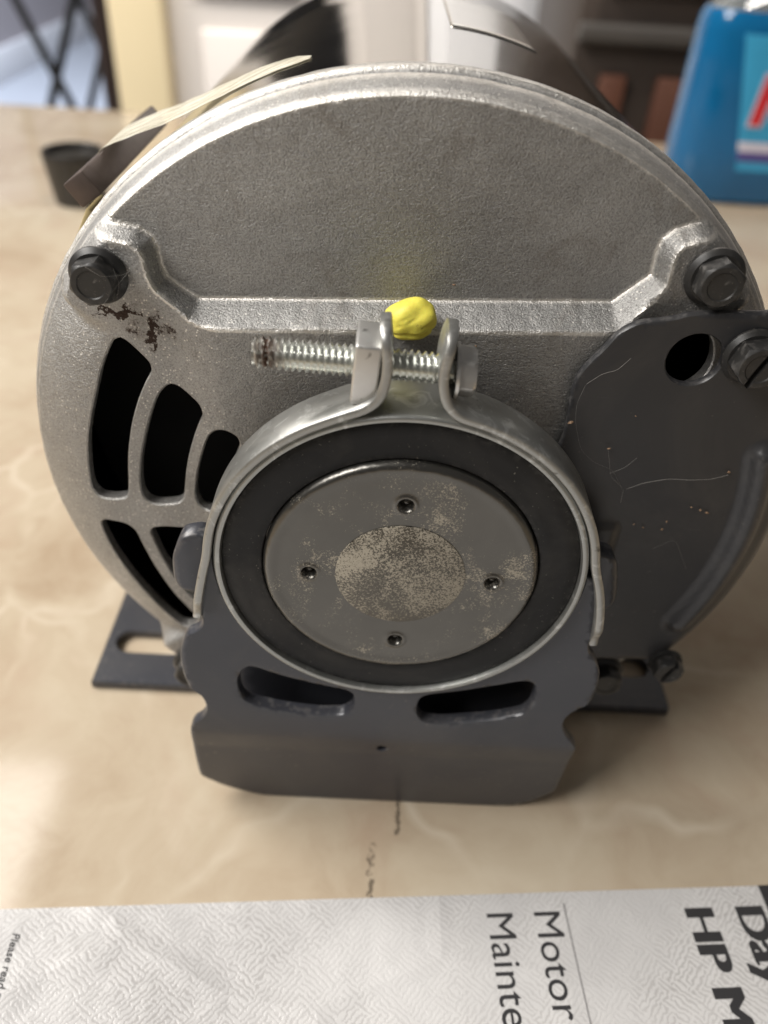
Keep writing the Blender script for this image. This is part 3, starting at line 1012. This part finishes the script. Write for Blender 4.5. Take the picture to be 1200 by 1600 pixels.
SL = [(-34.5, -36.9), (-33.4, -33.4), (-31.3, -31.4), (-25.9, -34.0), (-17.3, -36.7), (-10.0, -38.3), (-8.1, -39.8), (-8.1, -44.8), (-10.6, -47.4), (-15.9, -47.8), (-23.4, -47.0), (-30.8, -45.2), (-34.0, -43.0)]
SR = [(6.6, -44.9), (7.0, -40.3), (8.7, -38.6), (16.1, -36.8), (24.5, -34.0), (30.0, -32.0), (32.4, -33.0), (33.2, -36.9), (32.8, -41.6), (31.3, -44.2), (23.4, -47.0), (13.0, -49.0), (8.5, -48.6)]
slots = [chaikin(SL, 2), chaikin(SR, 2)]
def cr_h(P):
    z = P[:, 1]
    y = np.full(len(P), -38.5)
    t = np.clip((-54 - z) / 10, 0, 1)
    y += np.where(z < -54, 0.6 * t ** 2, 0) + 2.9 * np.clip((-57 - z) / 32, 0, 1)
    for s_ in slots:
        d = seg_dist(P, s_, True)
        y += 0.25 * np.clip(1 - d / 1.0, 0, 1) ** 2
    return y
V_, F_, *_ = sheet(cr_out, slots + [circle(1.15, 24, -0.7, -60.8)], cr_h, 2.6, 1.1, e=0.35, edge_r=0.35, ds=0.7)
o = obj_py('front_plate', V_, F_, 'cradle', cradle, 45)
o['label'] = 'dark grey bent sheet steel cradle plate with two curved slots'
def cbox(name, x0, x1, y0, y1, z0, z1, mat, parent, bev=0.0006):
    a, b = W(x0, y0, z0), W(x1, y1, z1)
    return box(name, (a + b) / 2, (b - a), mat, parent, bev=bev)
cbox('base_channel', -40, 40, -32.5, 165, -84.0, -81.4, 'cradle', cradle)
for sx in (-1, 1):
    cbox('channel_side', sx * 40 - 1.25, sx * 40 + 1.25, -31, 165, -88.8, -84.1, 'cradle', cradle)
# inner wall behind the slots
V_, F_, *_ = sheet(chaikin([(-37, -30), (-37, -80), (37, -80), (37, -30), (20, -34), (-20, -34)], 1), [], lambda P: np.full(len(P), -27.0) + 2.5 * np.clip((P[:, 1] + 44) / 10, 0, 1), 2.2, 3.0)
obj_py('inner_plate', V_, F_, 'cradle', cradle, 45)
# slotted feet
def foot(y0, y1):
    out = [(-87.5, y0), (87.3, y0), (87.3, y1), (-87.5, y1)]
    hl = []
    for sx in (-1, 1):
        cx0, cx1, cy, rr = 66, 80.0, (y0 + y1) / 2 - 6.5 if y0 < 50 else (y0 + y1) / 2, 4.3
        h = [(sx * cx1 + sx * rr * math.cos(t), cy + rr * math.sin(t)) for t in np.linspace(-math.pi / 2, math.pi / 2, 14)] + \
            [(sx * cx0 - sx * rr * math.cos(t), cy + rr * math.sin(t)) for t in np.linspace(math.pi / 2, -math.pi / 2, 14)]
        hl.append(h)
    verts, faces, *_ = sheet(out, hl, lambda P: np.zeros(len(P)), 2.8, 4.0, e=0.4, edge_r=0.4, ds=1.5)
    # sheet was made in x,z : lay it flat (x, y=z', z=-y')
    V = []
    for v in verts:
        x, yy, zz = v.x * 1000, v.y * 1000, v.z * 1000 - H
        V.append(W(x, zz, -85.7 - yy))
    return obj_py('foot', V, faces, 'cradle', cradle, 40)
foot(-2.0, 44.0)
foot(120.0, 165.0)
# lugs that the strap hooks over
def lug(pts, y, sx):
    P_ = chaikin(np.array(pts), 2)
    V_, F_, *_ = sheet(P_, [], lambda P: np.full(len(P), y) + 0.12 * np.abs(P[:, 0] - P_[:, 0].mean()) , 4.0, 0.9, e=0.5, edge_r=0.5)
    return obj_py('lug', V_, F_, 'cradle', cradle, 50)
lug([(-44.9, 0.2), (-43.6, 2.4), (-38.5, 3.0), (-38.2, -14.0), (-44.6, -13.6), (-46.9, -11.6), (-46.6, -4)], -34.5, -1)
lug([(38.2, 2.0), (43.5, 1.2), (45.0, -1.2), (47.2, -11.0), (46.6, -14.0), (44.5, -15.4), (38.2, -15.0)], -32.5, 1)

# ---- clamp strap over the ring
def strap(path, name, ywid=(-40.9, -31.2), thick=1.7, flip=1, seglen=0.7):
    P = np.asarray(path, float)
    for _ in range(3):
        Q = np.vstack([P[:1], np.stack([0.75 * P[:-1] + 0.25 * P[1:], 0.25 * P[:-1] + 0.75 * P[1:]], 1).reshape(-1, 2), P[-1:]])
        P = Q
    d = np.r_[0, np.cumsum(np.hypot(*np.diff(P, axis=0).T))]
    t = np.linspace(0, d[-1], int(d[-1] / seglen))
    P = np.stack([np.interp(t, d, P[:, 0]), np.interp(t, d, P[:, 1])], 1)
    T = np.gradient(P, axis=0)
    T /= np.hypot(*T.T)[:, None]
    N = np.stack([-T[:, 1], T[:, 0]], 1) * flip
    L = d[-1]
    yc, hw = sum(ywid) / 2, (ywid[1] - ywid[0]) / 2
    m_ = 8
    V, F = [], []
    e = 0.28
    for i in range(len(P)):
        s = L - t[i]
        w = hw
        if s < 4.0:      # rounded tab end
            w = hw * math.sqrt(max(0.02, 1 - ((4.0 - s) / 4.0) ** 2)) * 0.72 + hw * 0.28
        if t[i] < 7:
            w = hw * (0.62 + 0.38 * sstep(t[i], 1, 7))
        # rounded-rectangle section: (offset along N, y)
        hh = thick / 2
        sec = [(-hh, -w + e), (-hh + e, -w), (hh - e, -w), (hh, -w + e), (hh, w - e), (hh - e, w), (-hh + e, w), (-hh, w - e)]
        for a, y in sec:
            V.append(W(P[i, 0] + N[i, 0] * a, yc + y, P[i, 1] + N[i, 1] * a))
    for i in range(len(P) - 1):
        for k in range(m_):
            F.append((i * m_ + k, i * m_ + (k + 1) % m_, (i + 1) * m_ + (k + 1) % m_, (i + 1) * m_ + k))
    F.append(tuple(range(m_)))
    F.append(tuple(range((len(P) - 1) * m_, len(P) * m_)))
    return V, F
def on_ring(a, r=37.75):
    return (r * math.cos(R(a)), r * math.sin(R(a)))
pl = [(-41.6, -16.2), (-40.4, -9.0), (-38.9, -2.0)] + [on_ring(a) for a in (176, 168, 160, 150, 140, 130, 120, 112)] + [(-11.0, 36.4), (-8.0, 37.6), (-5.8, 39.8), (-5.0, 43.0), (-4.9, 46.5), (-5.3, 49.6), (-5.6, 52.3)]
pr = [(42.4, -18.6), (41.6, -9.5), (39.8, -1.5)] + [on_ring(a) for a in (7, 15, 24, 34, 44, 54, 64, 70)] + [(10.6, 36.2), (7.6, 37.0), (5.2, 39.4), (4.2, 43.0), (4.3, 46.5), (4.9, 49.6), (5.3, 51.8)]
clamp = bpy.data.objects.new('ring_clamp', None)
clamp.empty_display_size = 0.01
COL.objects.link(clamp)
clamp.parent = motor
V_, F_ = strap(pl, 'strap')
obj_py('strap', V_, F_, 'zinc', clamp, 50)
V_, F_ = strap(pr, 'strap')
obj_py('strap', V_, F_, 'zinc', clamp, 50)

# clamp screw with a real helical thread
SY = -35.6
def screw_pt(x):
    return 43.9 - 0.043 * (x + 10)
pitch, rmaj, n = 1.12, 2.80, 32
x0, x1 = -27.2, 6.4
step = pitch / 8
V_, F_ = [], []
nx = int((x1 - x0) / step)
for i in range(nx + 1):
    x = x0 + i * step
    taper = min(1, (x - x0) / 0.7)
    for k in range(n):
        th = 2 * math.pi * k / n
        ph = (x / pitch - k / n) % 1.0
        tri = abs(ph - 0.5) * 2
        r_ = rmaj - 0.75 * (1 - tri)
        r_ = r_ - 0.45 * (1 - taper)
        V_.append(W(x, SY + r_ * math.cos(th), screw_pt(x) + r_ * math.sin(th)))
for i in range(nx):
    for k in range(n):
        F_.append((i * n + k, i * n + (k + 1) % n, (i + 1) * n + (k + 1) % n, (i + 1) * n + k))
F_.append(tuple(range(n)))
F_.append(tuple(range(nx * n, (nx + 1) * n)))
obj_py('screw_thread', V_, F_, 'screw', clamp, 40)
# square nut
bm = bmesh.new()
rot = Matrix.Rotation(R(4), 3, 'Y') @ Matrix.Rotation(R(3), 3, 'X')
boxbm(bm, W(-8.35, SY, 43.6), (0.0044, 0.0086, 0.0112), rot, 0.0005, 3)
nut = obj_bm('square_nut', bm, 'nut', clamp, 40)
# hex head of the clamp screw
V_, F_ = [], []
hx = [(6.3, 4.3), (6.35, 4.75), (6.9, 4.75), (7.0, 4.35), (9.2, 4.35), (9.75, 3.85), (9.8, 0.05)]
n = 60
for k in range(n):
    th = 2 * math.pi * k / n
    t = (th - 0.25) % (math.pi / 3) - math.pi / 6
    hexr = 4.45 * math.cos(math.pi / 6) / math.cos(t)
    for j, (x, r_) in enumerate(hx):
        rr_ = r_ if j in (0, 1, 2, 6) else (min(hexr, 4.45) if j in (3, 4) else min(hexr, 3.8))
        V_.append(W(x, SY + rr_ * math.cos(th), screw_pt(x) + rr_ * math.sin(th)))
for k in range(n):
    for j in range(len(hx) - 1):
        F_.append((k * len(hx) + j, k * len(hx) + j + 1, ((k + 1) % n) * len(hx) + j + 1, ((k + 1) % n) * len(hx) + j))
obj_py('screw_head', V_, F_, 'nut', clamp, 28)

# ---- yellow putty plug on the ridge
bm = bmesh.new()
bmesh.ops.create_icosphere(bm, subdivisions=5, radius=1.0)
for v in bm.verts:
    p = v.co.copy()
    n_ = noise.noise(p * 1.6 + Vector((4, 1, 2))) * 0.13
    fold = -0.16 * math.exp(-((p.z + 0.52 - 0.10 * p.x + 0.05 * math.sin(p.x * 5)) / 0.07) ** 2)
    for cx_, cz_, ln_ in ((-0.28, 0.30, 0.22), (-0.02, 0.22, 0.20), (-0.45, -0.02, 0.16), (0.55, -0.05, 0.2)):
        u_, w_ = (p.x - cx_) * 0.80 + (p.z - cz_) * 0.6, -(p.x - cx_) * 0.6 + (p.z - cz_) * 0.80
        fold -= 0.055 * math.exp(-(u_ / ln_) ** 2 - (w_ / 0.045) ** 2)
    p *= 1 + n_ + fold
    v.co = W(-0.9 + p.x * 4.8, -18.8 + p.y * 3.4, 44.0 + p.z * 4.0 + 0.25 * p.x)
o = obj_bm('putty_plug', bm, 'yellow', motor, 80)
o['label'] = 'soft yellow putty plug pressed on the ridge behind the clamp screw'

# ================================================================ THINGS ON AND AROUND THE MOTOR
# steel bar lying along the shell, held by tape
A, B, C, D = (-73.7, 53.4), (-70.4, 48.8), (-65.6, 52.2), (-69.2, 56.7)
bm = bmesh.new()
vs0 = [bm.verts.new(W(x, 15, z) - W(-70, 15, 50)) for x, z in (A, B, C, D)]
vs1 = [bm.verts.new(W(x, 74, z) - W(-70, 15, 50)) for x, z in (A, B, C, D)]
bm.faces.new(vs0); bm.faces.new(vs1[::-1])
for i in range(4):
    bm.faces.new((vs0[i], vs1[i], vs1[(i + 1) % 4], vs0[(i + 1) % 4]))
bmesh.ops.bevel(bm, geom=list(bm.edges), offset=0.0005, segments=2, profile=0.5, affect='EDGES')
o = obj_bm('steel_bar', bm, 'bar', None, 40, loc=W(-70, 15, 50))
tag(o, 'short dark brown steel bar taped along the left of the shell', 'bar')

tp = [(150, 41, 89.3, 9.5), (146, 41, 90.2, 10), (141, 41, 89.9, 10), (136, 39.5, 86.5, 10.5), (131, 37.5, 83.6, 10.3), (126, 35, 82.0, 9.8), (120, 32.0, 81.25, 8.6), (114, 29.5, 81.14, 7.0), (109, 27.5, 81.14, 4.8), (106.5, 25.6, 81.14, 1.6)]
tt_ = np.linspace(0, len(tp) - 1, 70)
tpa = np.array(tp, float)
tpi = np.stack([np.interp(tt_, range(len(tp)), tpa[:, k]) for k in range(4)], 1)
V_, F_ = [], []
nw = 10
for i, (a, y, r_, hw) in enumerate(tpi):
    for j in range(nw + 1):
        f = j / nw * 2 - 1
        yy = y + f * hw + 0.5 * noise.noise((i * 0.35, f * 3, 1)) * (1 if abs(f) > 0.9 else 0.2)
        rr_ = r_ + (0.22 if i < 40 else 0.0) * max(0, noise.noise((i * 0.22, f * 2.1, 7)))
        V_.append(W(rr_ * math.cos(R(a)), yy, rr_ * math.sin(R(a))))
for i in range(len(tpi) - 1):
    for j in range(nw):
        F_.append((i * (nw + 1) + j, (i + 1) * (nw + 1) + j, (i + 1) * (nw + 1) + j + 1, i * (nw + 1) + j + 1))
o = obj_py('masking_tape', V_, F_, 'tape', None, 60)
md = o.modifiers.new('thick', 'SOLIDIFY'); md.thickness = 0.00010; md.offset = 1
tag(o, 'torn strip of cream masking tape stuck across the shell and bar', 'tape')
# card tag below the bar
bm = bmesh.new()
boxbm(bm, (0, 0, 0), (0.0012, 0.010, 0.016), Matrix.Rotation(R(28), 3, 'Y'), 0.0003, 2)
o = obj_bm('card_tag', bm, 'card', None, 40, loc=W(-73.5, 22, 41))
tag(o, 'small yellowish card tag against the left side of the shell', 'tag')

# cobweb fibres and dried flecks on the dark cover plate
fv, ff = [], []
def fibre(pts, r=0.00006, n=5):
    P = np.array(pts, float)
    tq = np.linspace(0, len(P) - 1, 8 * len(P))
    Q = np.stack([np.interp(tq, range(len(P)), P[:, k]) for k in range(3)], 1)
    for _ in range(6):
        Q[1:-1] = (Q[:-2] + Q[1:-1] * 2 + Q[2:]) / 4
    v, f = tube([W(*p) for p in Q], r * 0.42, n)
    b = len(fv)
    fv.extend(v)
    ff.extend([tuple(i + b for i in t) for t in f])
fibre([(46.6, -20.6, 9.6), (49.5, -21.4, 12.0), (54, -22.0, 13.8), (58.5, -21.8, 13.6), (63, -21.4, 13.8), (66.5, -20.5, 14.5)], 0.00009)
fibre([(33.2, -20.4, 33.6), (35.5, -21.2, 36.4), (38.0, -21.4, 37.4), (40.2, -20.6, 39.6)], 0.00007)
fibre([(33.0, -20.6, 33.4), (31.8, -22, 30.4), (32.2, -22, 26.5), (34.5, -22.4, 20), (38, -22, 16.8), (42.6, -21, 14.5), (45.8, -20.6, 9.4)], 0.000035)
fibre([(40.6, -20.4, 19.3), (41.4, -21, 16.4), (42.5, -21.0, 12.8), (45.6, -20.6, 10.0)], 0.00005)
fibre([(42.2, -20.4, 13.2), (44.8, -21.2, 15.4), (46.9, -20.4, 17.4)], 0.00006)
fibre([(46, -20.6, 9.4), (46.2, -20.9, 6.2)], 0.00006)
fibre([(56.5, -20.4, -6.5), (60.5, -20.8, -3.0), (65.5, -20.4, -12.0)], 0.00004)
# fibres over the left bolt head and on the bell
fibre([(-58.6, -22.0, 52.4), (-55.1, -22.3, 50.2), (-52.2, -19, 49.4), (-49.6, -17.0, 51.0)], 0.00005)
fibre([(-56.2, -21.9, 44.4), (-53.4, -20.5, 47.8), (-49.0, -17.2, 52.6)], 0.00005)
fibre([(-53.8, -20.0, 45.4), (-52.8, -20.5, 48.2), (-53.8, -19.5, 50.7)], 0.00004)
fibre([(-58.6, -16.8, 32.4), (-57.4, -18.6, 35.6), (-56.2, -18.0, 38.6)], 0.00009)
fibre([(-49.8, -17.8, 31), (-48.6, -18.4, 28.4), (-48.2, -18.2, 26.5)], 0.00008)
o = obj_py('cobweb_fibres', fv, ff, 'fibre', None, 60)
tag(o, 'fine pale cobweb fibres on the dark cover and bolts', 'cobweb', kind='stuff')
fv, ff = [], []
flk = [(31.6, -21.5, 25.6, 1.0), (40.6, -20.9, 19.6, 0.5), (66.4, -20.5, 15.2, 0.75), (63.6, -20.5, 5.0, 0.7), (65.2, -20.5, 4.4, 0.55), (61.5, -20.5, 5.6, 0.4), (57.4, -20.5, 1.4, 0.5), (57.0, -20.5, -0.8, 0.45), (50.6, -20.5, 0.2, 0.4), (52.8, -20.5, -0.6, 0.35), (44.2, -20.5, 27.2, 0.25), (11.5, -18.8, 39.4, 0.35), (6.8, -12.6, 48.4, 0.4)]
for x, y, z, s_ in flk:
    b = len(fv)
    a0_ = random.random() * 3
    n = 7
    for k in range(n):
        th = 2 * math.pi * k / n
        u, v_ = s_ * (0.7 + 0.5 * random.random()) * math.cos(th), s_ * 0.45 * (0.7 + 0.5 * random.random()) * math.sin(th)
        fv.append(W(x + u * math.cos(a0_) - v_ * math.sin(a0_), y, z + u * math.sin(a0_) * 0.5 + v_ * math.cos(a0_)))
    fv.append(W(x, y - s_ * 0.5, z))
    fv.append(W(x, y + 0.4, z))
    for k in range(n):
        ff.append((b + k, b + (k + 1) % n, b + n))
        ff.append((b + (k + 1) % n, b + k, b + n + 1))
o = obj_py('dried_flecks', fv, ff, 'fleck', None, None)
tag(o, 'tiny dried orange brown flecks on the dark cover plate', 'debris', kind='stuff')

# ---- booklet in front
ang = math.atan2(14.3, 188.6)
book = thing('instruction_booklet', 'white printed instruction booklet lying on the table in front of the motor', 'booklet', (0, -0.0614, 0), ang)
bm = bmesh.new()
nu, nv = 60, 40
U0, U1, V0, V1 = -150, 129, 0, 210
grid = []
for i in range(nu + 1):
    row = []
    for j in range(nv + 1):
        u = U0 + (U1 - U0) * i / nu
        v = V0 + (V1 - V0) * (j / nv)
        zz = 0.9 + 0.22 * noise.noise((u * 0.018, v * 0.018, 2))
        if j == 0: zz -= 0.2
        row.append(bm.verts.new((u / 1000, -v / 1000, zz / 1000)))
    grid.append(row)
for i in range(nu):
    for j in range(nv):
        bm.faces.new((grid[i][j], grid[i][j + 1], grid[i + 1][j + 1], grid[i + 1][j]))
r_ = bmesh.ops.extrude_face_region(bm, geom=list(bm.faces))
for v in [g for g in r_['geom'] if isinstance(g, bmesh.types.BMVert)]:
    v.co.z = 0.0002
obj_bm('cover_sheet', bm, 'paper', book, 45)

def text(s, size_cap, u, v, mat, bold=0.0, shear=0.0, spacing=1.0, name='lettering', squash=1.0, thick=0.0):
    cu = bpy.data.curves.new(name, 'FONT')
    cu.body = s
    cu.size = size_cap / 0.70
    cu.offset = bold
    cu.shear = shear
    cu.space_character = spacing
    cu.resolution_u = 4
    cu.extrude = 0.02
    to = bpy.data.objects.new('tmp_text', cu)
    COL.objects.link(to)
    bpy.context.view_layer.update()
    me = bpy.data.meshes.new_from_object(to.evaluated_get(bpy.context.evaluated_depsgraph_get()))
    bpy.data.objects.remove(to)
    bpy.data.curves.remove(cu)
    if thick:
        bmt = bmesh.new()
        for q_, dx in enumerate((-thick, -thick / 3, thick / 3, thick)):
            k0 = len(bmt.verts)
            bmt.from_mesh(me)
            bmt.verts.ensure_lookup_table()
            for vv_ in bmt.verts[k0:]:
                vv_.co.x += dx
                vv_.co.z += 0.02 * q_ * (1 if vv_.co.z > 0 else -1)
        bmt.to_mesh(me)
        bmt.free()
    for vt in me.vertices:
        x, y, z = vt.co
        x *= squash
        uu, vv_ = u + y, v + x
        zz = 0.9 + 0.22 * noise.noise((uu * 0.018, vv_ * 0.018, 2)) + 0.09 + (z if z > 0 else 0)
        vt.co = (uu / 1000, -vv_ / 1000, zz / 1000)
    me.name = name
    return link(name, me, mat, book, None)
text('Motor', 6.5, 38.0, 4.2, 'ink', 0.0, squash=1.0)
text('Maintenance', 6.5, 26.4, 4.2, 'ink', 0.0, squash=1.0)
text('HP Motor', 7.2, 75.7, 4.8, 'ink', 0.0, shear=0.0, squash=1.16, thick=0.5)
text('Dayton', 7.2, 88.6, 4.8, 'ink', 0.0, shear=0.0, squash=1.12, thick=0.5)
text('Please read and save these instructions.', 1.8, -84.6, 5.6, 'ink', 0.03, shear=0.2)
cb = bmesh.new()
boxbm(cb, (0.0458, -0.045, 0.00108), (0.00035, 0.084, 0.00006))
obj_bm('rule', cb, 'ink_grey', book, None)
cb = bmesh.new()
boxbm(cb, (0.1122, -0.105, 0.0013), (0.0310, 0.2096, 0.00008))
obj_bm('black_band', cb, 'ink', book, None)

# ---- black cap on the table, back left
cap = thing('black_cap', 'round black plastic cap standing on the table behind the motor', 'cap', W(-227, 430, -H))
V_, F_ = [], []
pf = [(0.1, 0), (16.5, 0), (17.5, 0.8), (19.0, 14), (21.0, 31), (21.3, 34), (20.8, 35), (19.8, 35.3), (18.8, 34.6), (17.6, 30), (0.1, 29)]
n = 64
for k in range(n):
    th = 2 * math.pi * k / n
    for r_, z in pf:
        rr_ = r_ * (1 + (0.012 * (k % 2) if 1 < z < 33 and r_ > 15 else 0))
        V_.append((rr_ * math.cos(th) / 1000, rr_ * math.sin(th) / 1000, z / 1000))
for k in range(n):
    for j in range(len(pf) - 1):
        F_.append((k * len(pf) + j, k * len(pf) + j + 1, ((k + 1) % n) * len(pf) + j + 1, ((k + 1) % n) * len(pf) + j))
obj_py('cap_wall', V_, F_, 'black_plastic', cap, 40)

# ---- blue bottle, back right
bot = thing('blue_bottle', 'blue liquid cleaner bottle with light blue label at the right edge', 'bottle', W(280, 540, -H))
def superell(a, b, n, N=72, x0=0):
    out = []
    for k in range(N):
        th = 2 * math.pi * k / N
        c, s = math.cos(th), math.sin(th)
        out.append((x0 + a * math.copysign(abs(c) ** (2 / n), c), b * math.copysign(abs(s) ** (2 / n), s)))
    return out
def loft(levels, name, mat, parent):
    V, F = [], []
    N = 72
    for z, a, b, n, x0 in levels:
        V += [(x / 1000, y / 1000, z / 1000) for x, y in superell(a, b, n, N, x0)]
    for i in range(len(levels) - 1):
        for k in range(N):
            F.append((i * N + k, i * N + (k + 1) % N, (i + 1) * N + (k + 1) % N, (i + 1) * N + k))
    F.append(tuple(range(N)))
    F.append(tuple(range((len(levels) - 1) * N, len(levels) * N)))
    return obj_py(name, V, F, mat, parent, 40)
loft([(0.3, 54, 26, 3.0, 0), (1.5, 58, 29, 3.0, 0), (5, 60.5, 31, 3, 0), (40, 60.5, 31, 3, 0), (80, 60.5, 31, 3, 0), (118, 60.5, 30.5, 3, 0), (126, 60, 30, 2.9, 0), (132, 57.5, 28.5, 2.8, 0)], 'liquid_body', 'blue', bot)
loft([(132.2, 57.4, 28.4, 2.8, 0), (137, 52, 26, 2.6, 0), (142, 42, 22, 2.4, 0), (148, 27, 17, 2.2, 0), (153, 15, 14, 2, 0), (168, 14, 14, 2, 0)], 'shoulder', 'clear', bot)
loft([(168.2, 16, 16, 2, -2), (190, 16, 16, 2, -2), (192, 14, 14, 2, -2)], 'screw_collar', 'white_plastic', bot)
# label wrapped on the front: left edge slanted
def label_patch(name, mat, z0, z1, xl0, xl1, off):
    V, F = [], []
    nx_, nz_ = 24, 10
    for j in range(nz_ + 1):
        t = j / nz_
        z = z0 + (z1 - z0) * t
        a = 60.5
        x0 = 0
        xl = xl0 + (xl1 - xl0) * t
        for i in range(nx_ + 1):
            x = xl + (54 - xl) * i / nx_
            c = min(0.999, abs(x - x0) / a)
            y = -31 * (1 - c ** 3) ** (1 / 3) - off
            V.append((x / 1000, y / 1000, z / 1000))
    for j in range(nz_):
        for i in range(nx_):
            F.append((j * (nx_ + 1) + i, j * (nx_ + 1) + i + 1, (j + 1) * (nx_ + 1) + i + 1, (j + 1) * (nx_ + 1) + i))
    o = obj_py(name, V, F, mat, bot, 40)
    return o
label_patch('label', 'label_blue', 27, 119, -14, -36, 0.5)
label_patch('label_band', 'label_white', 41, 48, -17, -19, 0.9)
label_patch('label_band', 'label_purple', 34, 40.8, -15.5, -17, 0.9)
# the red letter at the frame edge, its left stroke leaning to the right
def letter(name, mat, off, grow):
    V, F = [], []
    strokes = [((-11, 60), (-8, 94)), ((-8, 94), (6, 64)), ((6, 64), (20, 94)), ((20, 94), (22, 60))]
    w = 4.2 + grow
    for (xa, za), (xb, zb) in strokes:
        b = len(V)
        for xx, zz in ((xa - w, za - grow), (xa + w, za - grow), (xb + w, zb + grow), (xb - w, zb + grow)):
            c = min(0.999, abs(xx) / 60.5)
            V.append((xx / 1000, (-31 * (1 - c ** 3) ** (1 / 3) - off) / 1000, zz / 1000))
        F.append((b, b + 1, b + 2, b + 3))
    return obj_py(name, V, F, mat, bot, None)
letter('letter_outline', 'label_white', 1.0, 1.6)
letter('letter', 'red', 1.5, 0.0)
